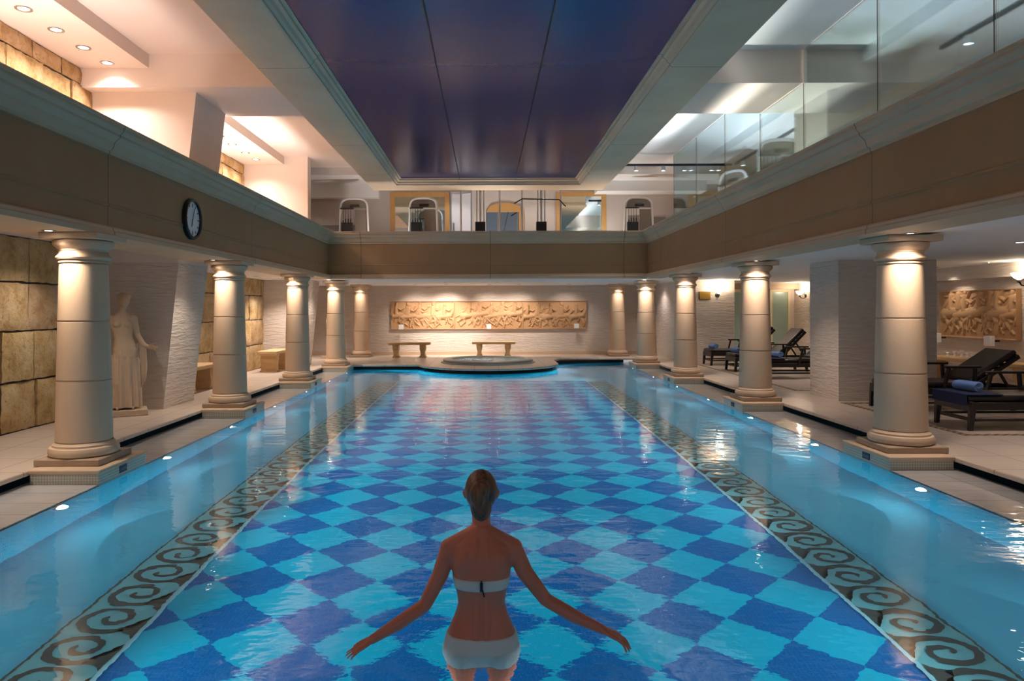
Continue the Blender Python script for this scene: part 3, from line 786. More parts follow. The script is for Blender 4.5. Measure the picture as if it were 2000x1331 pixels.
# ------------------------------------------------------------------ upper storey uplighters (stand on the balcony floor behind the parapets)
def uplight(x, y, label, power, col, spot=150):
    t = thing('uplighter', label, 'floor lamp', (x, y, FZ + 0.1), 0, 'uplighters behind the parapets')
    b = MB(); b.lathe([(0.11, 0), (0.12, 0.02), (0.12, 0.10), (0.10, 0.12), (0.09, 0.12), (0.09, 0.09), (0.002, 0.09)], n=28); b.build('housing', M['metal_dark'], t)
    l = lamp('SPOT', 'uplighter_beam', (x, y, FZ + 0.24), (x, y, 6), power, col, 0.08, spot, 1.0)
    l.parent = t; l.matrix_parent_inverse = Matrix.Translation((-x, -y, -(FZ + 0.1)))
for i, (x, y, p, c) in enumerate(((-4.75, 2.5, 1.4, (1, .88, .88)), (-4.75, 6.6, 1.6, (1, .88, .88)), (-4.7, 14.0, 1.5, (1, .92, .92)), (-4.62, 11.62, .9, (.96, 1, .94)),
                       (4.72, 2.0, 1.0, (.90, .92, 1)), (4.72, 7.6, 0.9, (.90, .92, 1)), (4.65, 10.75, 1.3, (1, 1, .88)), (4.62, 13.4, 2.8, (.98, .97, 1)),
                       (6.6, 13.8, 0.6, (.8, .88, 1)), (6.8, 7.0, 0.5, (.8, .88, 1)), (0.2, 18.5, .5, (1, .94, .88)), (-2.5, 18.0, .3, (1, .92, .88)), (3.2, 18.7, .4, (1, .95, .9)))):
    uplight(x, y, 'low uplighter lamp behind the parapet, %s of the row' % ('first second third fourth fifth sixth seventh eighth ninth tenth eleventh twelfth thirteenth'.split()[i]), L_UP * p, c)

# ------------------------------------------------------------------ glass partition
gy = [(YN, 0.6), (0.6, 2.5), (2.5, 4.35), (4.35, 6.2), (6.2, 8.05), (8.05, 9.92), (9.92, 11.5), (11.5, 13.2), (13.2, 15.0), (15.0, 16.8)]
for i, (a, c) in enumerate(gy):
    top = 4.72 if a == 9.92 else 5.18
    b = MB(); b.box(4.395, 4.405, a + 0.006, c - 0.006, 3.45, top)
    struct('window_%d' % (i + 1), b, M['glass'], smooth=False)
b = MB()
for a, c in gy: b.box(4.396, 4.404, c - 0.003, c + 0.003, 3.45, 4.72 if c > 9.9 and c < 11.6 else 5.18)
struct('trim_11', b, M['metal_dark'], smooth=False)

# ------------------------------------------------------------------ clock
t = thing('wall_clock', 'round dark-rimmed wall clock on the left balcony face', 'clock', (FL, 9.2, 2.765))
mt = Matrix.Rotation(PI / 2, 4, 'Y')
b = MB(); b.lathe([(0.235, 0), (0.262, 0.0), (0.262, 0.045), (0.25, 0.06), (0.228, 0.06), (0.222, 0.045), (0.222, 0.02)], n=56, mtx=mt, close=True); b.build('rim', plain('clock_rim', lin(26, 24, 32), 0.35), t)
b = MB(); b.lathe([(0.002, 0.0), (0.225, 0.0), (0.225, 0.03), (0.002, 0.03)], n=56, mtx=mt); b.build('dial', plain('clock_dial', lin(244, 242, 238), 0.4), t)
for k in range(12):
    b = MB(); a = 2 * PI * k / 12; r0 = 0.17 if k % 3 else 0.155
    b.bar((0.032, r0 * math.sin(a), r0 * math.cos(a)), (0.032, 0.20 * math.sin(a), 0.20 * math.cos(a)), 0.012, 0.004, up=(1, 0, 0))
    b.build('hour_mark', M['iron'], t, smooth=False)
b = MB(); b.bar((0.035, 0.0, 0.0), (0.035, -0.03, -0.10), 0.014, 0.004, up=(1, 0, 0)); b.build('hour_hand', M['iron'], t, smooth=False)
b = MB(); b.bar((0.039, 0.0, 0.0), (0.039, 0.05, 0.14), 0.01, 0.004, up=(1, 0, 0)); b.build('minute_hand', M['iron'], t, smooth=False)

# ------------------------------------------------------------------ hot tub on the far platform
t = thing('hot_tub', 'round sunken hot tub with grey mosaic rim on the far platform', 'hot tub', (0.04, 19.85, ZD))
b = MB(); b.lathe([(1.30, 0.0), (1.30, 0.02), (1.24, 0.035), (1.24, 0.085), (1.20, 0.105), (1.08, 0.11), (1.03, 0.095), (1.02, 0.02), (1.0, 0.0)], n=72, close=True); b.build('rim', M['jac_tile'], t)
b = MB(); b.lathe([(0.002, 0.03), (1.03, 0.03), (1.03, 0.065), (0.002, 0.065)], n=64); b.build('water', M['tubwater'], t)
b = MB(); rnd = random.Random(4)
for k in range(90):
    a = rnd.uniform(0, 2 * PI); r = rnd.uniform(0, 0.28) ** 0.9
    b.ell((-0.38 + r * math.cos(a) * 1.5, -0.25 + r * math.sin(a), 0.066), (rnd.uniform(.02, .06), rnd.uniform(.02, .06), rnd.uniform(.01, .045)), 10, 6)
o = b.build('foam', M['bubbles'], t, kind='stuff')
o['label'] = 'white bubbling foam'

# ------------------------------------------------------------------ benches
def scroll_side(h, w):
    L = [(-.5, 0), (-.5, .08), (-.42, .12), (-.34, .22), (-.30, .34), (-.33, .46), (-.40, .56), (-.46, .66), (-.47, .78), (-.44, .9), (-.5, .94), (-.5, 1)]
    return [(x * w, z * h) for x, z in L] + [(-x * w, z * h) for x, z in reversed(L)]
def make_bench(name, label, loc, L, rz, grp, w=0.42, h=0.46, sup=0.16):
    t = thing(name, label, 'bench', loc, rz, grp)
    b = MB(); b.box(-L / 2, L / 2, -w / 2, w / 2, h - 0.075, h); b.build('seat_slab', M['bench'], t, bev=0.018)
    for sx in (-1, 1):
        # support: carved scroll profile seen from the long side and from the end
        b = MB(); cx = sx * (L / 2 - 0.23)
        pf = scroll_side(h - 0.075, sup * 1.25)
        poly = [(x + cx, z) for x, z in pf]
        rot = Matrix(((1, 0, 0, 0), (0, 0, 1, 0), (0, 1, 0, 0), (0, 0, 0, 1)))
        b.prism(poly, -w * 0.40, w * 0.40, rot)
        pf2 = scroll_side(h - 0.075, w * 0.95)
        rot2 = Matrix(((0, 0, 1, cx), (1, 0, 0, 0), (0, 1, 0, 0), (0, 0, 0, 1)))
        b.prism(pf2, -sup * 0.28, sup * 0.28, rot2)
        b.build('support', M['bench'], t, bev=0.006)
    return t
g = 'carved stone benches'
make_bench('stone_bench', 'carved stone bench against the back wall, under the left end of the frieze', (-2.35, 21.9, ZD), 1.28, 0, g)
make_bench('stone_bench', 'carved stone bench against the back wall, directly behind the hot tub', (0.22, 22.3, ZD), 1.34, 0, g)
make_bench('stone_bench', 'stone bench on the left deck, behind the third left column', (-5.12, 17.35, ZD), 1.3, PI / 2, g, w=0.46, h=0.50)
make_bench('stone_bench', 'stone bench by the block wall, partly hidden by the slanted fin', (-5.3, 13.0, ZD), 1.3, PI / 2, g, w=0.42, h=0.47)
make_bench('stone_console', 'long stone console table under the right relief', (8.72, 12.75, ZD), 3.0, PI / 2, 'stone console', w=0.42, h=0.56, sup=0.3)
# small glasses on the console
for i, (y, h) in enumerate(((13.55, .07), (13.35, .10), (13.15, .13), (12.98, .10), (12.8, .06))):
    b = MB(); b.lathe([(0.03, 0), (0.035, 0.005), (0.012, h * .4), (0.012, h * .5), (0.034, h * .75), (0.03, h), (0.026, h), (0.028, h * .75), (0.004, h * .55)], (8.72, y, ZD + 0.56), 16)
    tag(b.build('glass_ornament', M['white_box']), 'small pale ornament on the stone console, %s from the far end' % nw[i], 'ornament', 'ornaments on the console')

# ------------------------------------------------------------------ carved reliefs
def horse(cx, cy, s, ph, rnd, flip=1):
    C = []
    lv = rnd.uniform(.72, 1.3); s2 = rnd.uniform(.9, 1.08)
    def c(x0, y0, x1, y1, r, hh=1.0): C.append((cx + flip * x0 * s, cy + y0 * s * s2, cx + flip * x1 * s, cy + y1 * s * s2, r * s, hh * lv))
    c(-.28, .02, .22, .08, .105, 1.0)                              # barrel
    c(-.30, .03, -.24, -.02, .115, .9)                             # haunch
    c(.22, .08, .40, .32, .075, .95); c(.40, .34, .54, .24, .045, .9)   # neck, head
    c(.36, .38, .38, .43, .02, .6)
    a = 0.10 * math.sin(ph)
    c(.20, -.02, .38 + a, -.12, .045, .9); c(.38 + a, -.12, .34 + a, -.30, .026, .8)
    c(.14, -.04, .20 - a, -.22, .045, .8); c(.20 - a, -.22, .34 - a, -.34, .024, .8)
    c(-.30, -.03, -.44 - a, -.18, .055, .9); c(-.44 - a, -.18, -.36 - a, -.36, .026, .8)
    c(-.24, -.05, -.22 + a, -.22, .05, .8); c(-.22 + a, -.22, -.36 + a, -.36, .024, .8)
    c(-.38, .08, -.56, -.02, .028, .7); c(-.56, -.02, -.60, -.16, .02, .6)   # tail
    # rider
    c(-.04, .14, -.02, .42, .075, 1.2); c(-.01, .50, -.01, .54, .055, 1.25)
    c(-.02, .38, .16, .28, .032, 1.25); c(.16, .28, .26, .34, .026, 1.2)
    c(-.03, .16, .12, .02, .05, 1.3); c(.12, .02, .06, -.18, .034, 1.3)
    c(-.08, .40, -.26, .30 + a, .03, .8); c(-.10, .36, -.34, .16, .05, .45)
    return C
def walker(cx, cy, s, rnd):
    C = []
    def c(x0, y0, x1, y1, r, hh=1.0): C.append((cx + x0 * s, cy + y0 * s, cx + x1 * s, cy + y1 * s, r * s, hh))
    c(0, .05, .02, .32, .08, 1.1); c(.03, .44, .03, .48, .055, 1.2)
    c(.0, .0, -.10, -.2, .05, 1); c(-.10, -.2, -.18, -.40, .034, .9); c(.03, .0, .14, -.18, .05, 1); c(.14, -.18, .12, -.42, .034, .9)
    c(.02, .3, .22, .22, .032, 1.1); c(.22, .22, .30, .36, .026, 1); c(0, .3, -.18, .18, .032, .9); c(-.05, .2, -.2, -.1, .05, .5)
    return C
def relief_mesh(W, H, caps, nx, ny, depth, base=0.05):
    X, Z = np.meshgrid(np.linspace(0, W, nx), np.linspace(0, H, ny))
    hgt = np.zeros_like(X)
    for x0, y0, x1, y1, r, hh in caps:
        dx, dy = x1 - x0, y1 - y0; L2 = dx * dx + dy * dy + 1e-9
        tt = np.clip(((X - x0) * dx + (Z - y0) * dy) / L2, 0, 1)
        d = np.hypot(X - x0 - tt * dx, Z - y0 - tt * dy) / r
        q = np.sqrt(np.clip(1 - d * d, 0, 1)) * hh * (0.45 + 0.55 * min(r / 0.1, 1))
        hgt = np.maximum(hgt, q)
    mg = np.minimum(np.minimum(X, W - X), np.minimum(Z, H - Z))
    hgt = hgt * np.clip(mg / 0.03, 0, 1)
    hgt = np.maximum(hgt, np.where(mg < 0.018, 0.55, 0))
    vs = [(X[j, i], -base - depth * hgt[j, i], Z[j, i]) for j in range(ny) for i in range(nx)]
    fs = [(j * nx + i, j * nx + i + 1, (j + 1) * nx + i + 1, (j + 1) * nx + i) for j in range(ny - 1) for i in range(nx - 1)]
    b = MB().add(vs, fs)
    ring = [i for i in range(nx)] + [j * nx + nx - 1 for j in range(1, ny)] + [(ny - 1) * nx + i for i in range(nx - 2, -1, -1)] + [j * nx for j in range(ny - 2, 0, -1)]
    o = len(b.v); b.v += [(vs[k][0], 0.0, vs[k][2]) for k in ring]; n = len(ring)
    for k in range(n): b.f.append((ring[k], o + k, o + (k + 1) % n, ring[(k + 1) % n]))
    return b
rnd = random.Random(11)
xs0 = [-3.07, -1.03, 1.17]; xe0 = [-1.035, 1.165, 3.23]
nmz = ['left', 'middle', 'right']
for i in range(3):
    W = xe0[i] - xs0[i]; H = 0.90; caps = []
    x = 0.18 if i != 1 else 0.5
    k = 0
    while x < W - 0.1:
        caps += horse(x, 0.40 + rnd.uniform(-.05, .04), 0.82 + rnd.uniform(-.08, .06), rnd.uniform(0, 6), rnd); x += rnd.uniform(0.32, 0.46); k += 1
        if k % 2: caps += walker(x - 0.08, 0.42, 0.85, rnd)
    b = relief_mesh(W, H, caps, int(W * 150), 130, 0.08)
    o = b.build('carved_relief', M['relief'], None, angle=80, loc=(xs0[i], YB - 0.002, 0.96))
    tag(o, '%s panel of the long carved frieze of riders on the back wall' % nmz[i], 'relief', 'frieze panels on the back wall')
caps = []
for x, y, s in ((0.35, .42, .85), (0.75, .40, .95), (1.15, .44, .9), (1.6, .42, .95), (1.95, .4, .8)): caps += horse(x, y, s, rnd.uniform(0, 6), rnd, 1)
for x in (0.55, 1.4): caps += walker(x, .5, 1.0, rnd)
b = relief_mesh(2.05, 0.88, caps, 300, 130, 0.07)
o = b.build('carved_relief', M['relief'], None, angle=80, loc=(8.998, 14.1, 1.04)); o.rotation_euler = (0, 0, -PI / 2)
tag(o, 'square carved relief of riders in the niche on the right wall', 'relief')

# small white box lamps in front of the reliefs
def box_lamp(loc, label, rz=0, s=0.15):
    t = thing('box_lamp', label, 'wall light', loc, rz, 'small white box lamps before the reliefs')
    b = MB(); b.box(-s / 2, s / 2, -0.13, -0.05, -s / 2, s / 2); b.build('shade', M['white_box'], t, bev=0.006)
    b = MB(); b.box(-0.015, 0.015, -0.06, 0.085, -0.015, 0.015); b.build('bracket', M['metal_dark'], t, smooth=False)
for i, x in enumerate((-2.73, 0.08, 2.88)): box_lamp((x, YB - 0.19, 1.03 + .01 * i), 'white cube lamp before the %s panel of the back frieze' % nmz[i])
box_lamp((8.80, 13.87, 1.02), 'white cube lamp at the far end of the right relief', -PI / 2, 0.17)
box_lamp((8.80, 12.42, 1.02), 'white cube lamp at the near end of the right relief', -PI / 2, 0.17)

# ------------------------------------------------------------------ sconces and plaque
def sconce(loc, rz, label, p):
    t = thing('wall_sconce', label, 'wall lamp', loc, rz, 'wall sconces with glass bowls')
    b = MB(); b.lathe([(0.055, 0), (0.05, 0.02), (0.02, 0.03)], n=20, mtx=Matrix.Rotation(PI / 2, 4, 'X')); b.build('wall_plate', M['metal_dark'], t)
    b = MB(); b.tube([(0, 0, -0.02), (0, -0.06, -0.07), (0, -0.14, -0.06), (0, -0.18, 0.0), (0, -0.18, 0.03)], 0.012); b.ell((0, -0.18, -0.0), (.03, .03, .02)); b.tube([(0, -0.02, 0.0), (0, -0.05, 0.05), (0, -0.03, 0.09)], 0.008)
    b.build('arm', M['metal_dark'], t)
    b = MB(); b.lathe([(0.02, 0.03), (0.06, 0.05), (0.095, 0.09), (0.115, 0.14), (0.109, 0.14), (0.088, 0.094), (0.05, 0.056), (0.01, 0.036)], (0, -0.18, 0), n=28); b.build('glass_bowl', M['sconce_glass'], t)
    l = bpy.data.lights.new('sconce_bulb', 'POINT'); l.energy = p; l.color = (1, 0.82, 0.62); l.shadow_soft_size = 0.04
    o = bpy.data.objects.new('sconce_bulb', l); COL.objects.link(o); o.parent = t; o.location = (0, -0.18, 0.16)
sconce((6.27, 19.5, 1.96), 0, 'dark wall sconce glowing beside the brass plaque', 26)
sconce((9.45, 21.2, 1.96), -PI / 2, 'dark wall sconce glowing beside the green glazed doors', 20)
sconce((8.8, 11.6, 2.02), -PI / 2, 'wall sconce with glass bowl at the right edge of the photo', 9)
t = thing('wall_plaque', 'small brass plaque on the rough wall left of the sconce', 'plaque', (5.93, 19.5, 1.95))
b = MB(); b.box(-0.155, 0.155, -0.03, 0, -0.105, 0.105); b.build('backing', M['metal_dark'], t, bev=0.004)
b = MB(); b.box(-0.14, 0.15, -0.036, -0.03, -0.10, 0.10); b.build('plate', M['brass'], t, bev=0.003)

# glazed doors in the recess
for i, (x0, x1) in enumerate(((7.3, 7.95), (8.02, 8.6), (8.68, 9.3))):
    t = thing('glazed_door', 'tall frosted glazed door in the recess, %s from the left' % nw[i], 'door', (x0, 21.98, ZD), 0, 'frosted doors behind the loungers')
    W = x1 - x0; H = 2.05
    b = MB(); b.box(0, .07, -.05, 0, 0, H); b.box(W - .07, W, -.05, 0, 0, H); b.box(.07, W - .07, -.05, 0, H - .09, H); b.box(.07, W - .07, -.05, 0, 0, .12); b.build('door_frame', M['cream'], t, bev=.004)
    b = MB(); b.box(.07, W - .07, -.03, -.015, .12, H - .09); b.build('glass_pane', M['green_glass'], t, smooth=False)
b = MB(); b.box(6.75, 9.45, 21.7, 22.0, 2.18, ZC); struct('trim_12', b, M['lime_dark'], smooth=False)

# mosaic borders in the right deck
def border(name, x0, x1, y0, y1):
    b = MB(); w_ = 0.09
    for a in ((x0, x1, y0, y0 + w_), (x0, x1, y1 - w_, y1), (x0, x0 + w_, y0 + w_, y1 - w_), (x1 - w_, x1, y0 + w_, y1 - w_)): b.box(a[0], a[1], a[2], a[3], ZD, ZD + 0.004)
    m, nt, bs = nmat('border_mosaic'); g, s = pos(nt)
    v = N(nt, 'ShaderNodeTexChecker', inp={'Scale': 18.0, 'Color1': lin(84, 56, 38), 'Color2': lin(178, 150, 116)}); nt.links.new(g.outputs['Position'], v.inputs[0])
    nt.links.new(v.outputs[0], bs.inputs['Base Color']); bs.inputs['Roughness'].default_value = 0.5
    return struct(name, b, m, smooth=False)
border('trim_13', 5.48, 8.4, 8.22, 11.1)
border('trim_14', 5.48, 8.7, 12.75, 19.3)

# ------------------------------------------------------------------ sun loungers
def make_lounger(label, y, ang, x=5.75, rz=0):
    t = thing('sun_lounger', label, 'sun lounger', (x, y, ZD), rz, 'dark sun loungers on the right deck')
    hw = 0.33; zs = 0.30
    b = MB()
    for s in (-1, 1): b.box(0.03, 1.95, s * hw - 0.022, s * hw + 0.022, zs - 0.05, zs + 0.04)
    b.box(0.0, 0.045, -hw, hw, zs - 0.07, zs + 0.05); b.box(1.92, 1.96, -hw, hw, zs - 0.05, zs + 0.04)
    for k in range(9): b.box(0.1 + k * 0.12, 0.17 + k * 0.12, -hw, hw, zs + 0.0, zs + 0.025)
    b.build('seat_frame', M['dark_wood'], t, bev=0.006)
    for sx, sy in ((0.04, -1), (0.04, 1), (1.62, -1), (1.62, 1)):
        b = MB(); a = sy * (hw - 0.01); q = .034; r_ = .024; k = -0.03 if sx < 1 else 0.05
        b.hexa([(sx + k - r_, a - r_, 0), (sx + k + r_, a - r_, 0), (sx + k + r_, a + r_, 0), (sx + k - r_, a + r_, 0), (sx - q, a - q, zs + .04), (sx + q, a - q, zs + .04), (sx + q, a + q, zs + .04), (sx - q, a + q, zs + .04)])
        b.build('leg', M['dark_wood'], t, bev=0.004)
    b = MB(); b.box(0.02, 0.06, -hw, hw, 0.11, 0.15)
    for s in (-1, 1): b.box(0.06, 1.62, s * hw - 0.014, s * hw + 0.014, 0.115, 0.145)
    b.build('stretcher', M['dark_wood'], t, bev=0.004)
    b = MB(); b.box(0.0, 1.12, -hw + 0.02, hw - 0.02, zs + 0.04, zs + 0.12); o = b.build('seat_cushion', M['leather'], t, bev=0.03)
    # back
    ca, sa = math.cos(ang), math.sin(ang); hx, hz = 1.08, zs + 0.05; L = 0.80
    mt = Matrix.Translation((hx, 0, hz)) @ Matrix.Rotation(-ang, 4, 'Y')
    b = MB()
    for s in (-1, 1): b.box(0, L, s * (hw - .015) - 0.02, s * (hw - .015) + 0.02, -0.035, 0.02, mt)
    b.box(L - 0.05, L, -hw, hw, -0.03, 0.03, mt)
    for k in range(7): b.box(0.06 + k * 0.1, 0.115 + k * 0.1, -hw + .02, hw - .02, -0.02, 0.0, mt)
    b.build('backrest', M['dark_wood'], t, bev=0.005)
    b = MB(); b.box(0.03, L + 0.02, -hw + 0.025, hw - 0.025, 0.022, 0.10, mt); b.build('back_cushion', M['leather'], t, bev=0.03)
    for s in (-1, 1):
        b = MB(); yy = s * (hw + 0.03)
        b.bar((0.66, yy, zs), (0.74, yy, 0.62), 0.035, 0.05, up=(0, 1, 0)); b.bar((1.12, yy, zs), (1.10, yy, 0.62), 0.035, 0.05, up=(0, 1, 0))
        b.bar((0.68, yy, 0.635), (1.18, yy, 0.635), 0.06, 0.03)
        b.build('armrest', M['dark_wood'], t, bev=0.006)
    for s in (-1, 1):
        b = MB(); e = mt @ Vector((0.5, 0, 0)); b.bar((e.x, s * 0.24, e.z - 0.02), (1.68, s * 0.24, zs), 0.03, 0.03)
        b.build('prop', M['dark_wood'], t)
    return t
LY = [8.86, 10.42, 15.08, 16.92, 18.7]
lab = ['dark wood sun lounger nearest the camera on the right, rolled towel at its foot', 'dark wood sun lounger half hidden behind the nearest right column', 'dark wood sun lounger running behind the big square pillar, towel at its foot',
       'dark sun lounger with raised back, seen right of the second column', 'farthest dark sun lounger, beside the plaque wall']
ang = [R(33), R(33), R(40), R(46), R(46)]
for y, l, a in zip(LY, lab, ang): make_lounger(l, y, a)
def towel(x, y, label):
    t = thing('rolled_towel', label, 'towel', (x, y, ZD + 0.434 if y < 16 else ZD + 0.421), 0.12, 'rolled blue towels on the loungers')
    vs = []
    P = []
    K = 90
    for k in range(K + 1):
        s = k / K; a = s * 2 * PI * 4.2; r = 0.012 + 0.058 * s + 0.002 * math.sin(a * 3)
        P.append((r * math.cos(a), r * math.sin(a) * 0.93 + 0.066))
    b = MB(); n = 10
    for j in range(n + 1):
        yy = -0.18 + 0.36 * j / n; q = 1 - 0.02 * math.sin(j * 1.7)
        vs += [(px * q, yy + 0.006 * math.sin(k * 0.25), pz) for k, (px, pz) in enumerate(P)]
    fs = [(j * (K + 1) + k, j * (K + 1) + k + 1, (j + 1) * (K + 1) + k + 1, (j + 1) * (K + 1) + k) for j in range(n) for k in range(K)]
    b.add(vs, fs); o = b.build('roll', M['towel'], t, angle=80)
    so = o.modifiers.new('solid', 'SOLIDIFY'); so.thickness = 0.012
    b = MB(); b.tube([(0.0, -0.165, 0.066), (0, 0.165, 0.066)], 0.055, 16); b.build('core', M['towel'], t)
    return t
tl = ['rolled blue towel on the lounger nearest the camera', 'rolled blue towel just right of the second right column', 'rolled blue towel left of the second right column', 'rolled blue towel on the farthest lounger']
for i, (x, y) in enumerate(((5.98, 8.92), (6.10, 15.1), (5.9, 16.95), (5.93, 18.75))): towel(x, y, tl[i])
for i, (x, y) in enumerate(((5.9, 8.86), (5.9, 15.08))):
    b = MB(); b.box(-0.19, 0.26, -0.32, 0.32, 0.0, 0.012); b.box(-0.195, -0.175, -0.32, 0.32, -0.12, 0.012)
    o = b.build('foot_cloth', M['navy'], None, bev=0.005, loc=(x, y, ZD + 0.422))
    tag(o, 'navy cloth over the foot of the %s lounger' % ('nearest', 'middle')[i], 'cloth', 'navy foot cloths')

# ------------------------------------------------------------------ gym machines upstairs
def gym_machine(label, loc, rz=0):
    t = thing('weight_machine', label, 'gym machine', loc, rz, 'arched weight machines upstairs')
    W, H = 0.40, 1.77
    P = []
    for k in range(41):
        s = k / 40
        # rounded trapezoid arch
        if s < .34: q = s / .34; P.append((-W + 0.055 * q, 0, (H - 0.30) * q))
        elif s > .66: q = (1 - s) / .34; P.append((W - 0.055 * q, 0, (H - 0.30) * q))
        else:
            a = PI - (s - .34) / .32 * PI; cx, sx = math.cos(a), math.sin(a)
            P.append((math.copysign(abs(cx) ** .6, cx) * (W - .055), 0, H - .30 + .30 * sx ** .6))
    b = MB(); b.tube(P, 0.028, 10); b.build('shroud_frame', M['white_paint'], t)
    b = MB(); pl = [(x * .97, z * .985) for x, _, z in P]
    rot = Matrix(((1, 0, 0, 0), (0, 0, 1, 0), (0, 1, 0, 0), (0, 0, 0, 1)))
    # panel with an opening on the left, where the weights show: right strip + top
    b.prism([(p[0], p[1]) for p in pl if p[1] > 1.47 ], 0.01, 0.025, rot)
    b.box(0.02, W - 0.03, 0.01, 0.025, 0.0, 1.48)
    b.build('shroud_panel', M['grey_mesh'], t, smooth=False)
    b = MB(); b.box(-.10, .14, -0.012, 0.008, H - .22, H - .15); b.build('maker_plate', M['metal_dark'], t, bev=.01)
    b = MB(); b.box(-.31, -.03, -.10, .0, 0.02, 1.14)
    b.build('weight_stack', M['iron'], t, bev=.004)
    for k in range(4):
        b = MB(); b.tube([(-.27 + k * .065, -.05, 1.13), (-.27 + k * .065, -.05, 1.50)], 0.006, 8); b.tube([(-.27 + k * .065, -.05, 1.13), (-.27 + k * .065, -.05, 1.24 if k else 1.20)], 0.014, 8); b.build('guide_rod', M['iron'], t)
    b = MB(); b.box(-.35, .0, -.07, .01, 1.495, 1.52); b.build('crossbar', M['iron'], t, bev=.004)
    b = MB(); b.box(-.38, .38, -.35, .35, 0.0, .04); b.build('base', M['white_paint'], t, bev=.01)
    return t
zf = FZ + 0.1
m1 = gym_machine('arched white-framed weight machine upstairs, before the pale wall at far left', (-3.42, 18.55, zf))
dup(m1, (-1.62, 18.5, zf), label='arched weight machine upstairs, before the wood framed mirror at left')
dup(m1, (3.95, 18.55, zf), label='arched weight machine upstairs, right of the right wood framed mirror')
dup(m1, (5.75, 16.0, zf), rz=R(-35), label='arched weight machine behind the glass, nearest the far corner')
dup(m1, (5.15, 15.0, zf), rz=R(-60), label='arched weight machine behind the glass, with its side turned to the pool')
dup(m1, (5.0, 12.2, zf), rz=R(-10), label='arched weight machine behind the glass, beside the upper pillar')
def cable_machine(label, loc, bar):
    t = thing('cable_machine', label, 'gym machine', loc, 0, 'tall cable machines upstairs')
    for x in (-.09, 0.0, .09):
        b = MB(); b.tube([(x, 0, 0), (x, 0, 2.15)], .018 if x else .028, 10); b.build('post', M['steel'], t)
    b = MB(); b.box(-.13, .13, -.09, .09, .1, 1.14); b.build('weight_stack', M['iron'], t, bev=.005)
    b = MB(); b.box(-.2, .2, -.2, .2, 0, .05); b.build('base', M['metal_dark'], t, bev=.01)
    b = MB(); b.box(-.55, .55, -.03, .03, 2.12, 2.18); b.build('top_beam', M['metal_dark'], t, bev=.01)
    if bar:
        b = MB(); b.tube([(-.70, -.1, 1.60), (-.50, -.1, 1.72), (.45, -.1, 1.70), (.62, -.1, 1.52)], .016, 8); b.build('pull_bar', M['iron'], t)
    b = MB()
    for x in (-.5, .5): b.tube([(x, 0, 0), (x, 0, 2.15)], .026, 10)
    b.build('outer_frame', M['steel'], t)
    return t
cable_machine('tall cable machine upstairs, left of the arched opening', (-0.15, 18.45, zf), False)
cable_machine('tall cable machine upstairs with curved pull bar, right of the arched opening', (1.42, 18.45, zf), True)

def wood_mirror(label, x0, x1, z1):
    t = thing('framed_mirror', label, 'mirror', (x0, YG, zf), 0, 'wood framed mirrors upstairs')
    W = x1 - x0; H = z1 - zf
    b = MB(); b.box(0, .13, -.05, 0, 0, H); b.box(W - .13, W, -.05, 0, 0, H); b.box(.13, W - .13, -.05, 0, H - .13, H); b.build('frame', M['wood'], t, bev=.005)
    b = MB(); b.box(.13, W - .13, -.02, -.01, 0, H - .13); b.build('mirror_glass', M['mirror'], t, smooth=False)
wood_mirror('wide wood framed mirror upstairs, left of the white door', -2.62, -1.0, 4.80)
wood_mirror('wide wood framed mirror upstairs, right of the cable machines', 1.92, 3.28, 4.80)
t = thing('panel_door', 'plain white door upstairs between mirror and cable machine', 'door', (-0.98, YG, zf))
b = MB(); b.box(.04, .56, -.05, -.01, 0, 2.05); b.build('leaf', M['door_w'], t, bev=.006)
b = MB(); b.box(0, .04, -.06, 0, 0, 2.1); b.box(.56, .60, -.06, 0, 0, 2.1); b.box(.04, .56, -.06, 0, 2.05, 2.1); b.build('frame', M['steel'], t, bev=.004)
b = MB(); b.box(.09, .11, -.09, -.05, .8, 1.25); b.build('handle', M['iron'], t)
t = thing('arched_opening', 'wood framed arched opening upstairs at the centre of the gallery', 'doorway', (0.0, YG, zf))
b = MB(); a_ = [(x, z) for x, z in [(0.0, 1.55), (0.12, 1.72), (.35, 1.80), (.65, 1.80), (.9, 1.72), (1.02, 1.55)]]
b.prism(a_, 0.0, 0.05, Matrix(((1, 0, 0, 0), (0, 0, -1, 0), (0, 1, 0, 0), (0, 0, 0, 1)))); b.box(.9, 1.02, -.05, 0, 0, 1.55); b.build('frame', M['wood'], t, bev=.004)
b = MB(); b.box(0, .9, -.03, -.01, 0, 1.55); b.build('mirror_glass', M['mirror'], t, smooth=False)
b = MB(); b.box(5.45, 5.75, YG - .66, YG - .6, 3.95, 4.35)
o = b.build('wall_screen', M['black'], None, bev=.006); tag(o, 'black screen on the far gym wall, seen through the glass', 'screen')
o.location = (0.25, 0, .12)
b = MB(); b.box(-.3, .3, -.35, .35, 0, .06); b.box(-.24, .24, -.28, .28, .06, .12)
o = b.build('console_top', M['metal_dark'], None, bev=.03, loc=(4.75, 8.35, 3.47)); tag(o, 'dark top of an exercise machine peeping over the right parapet', 'gym machine')

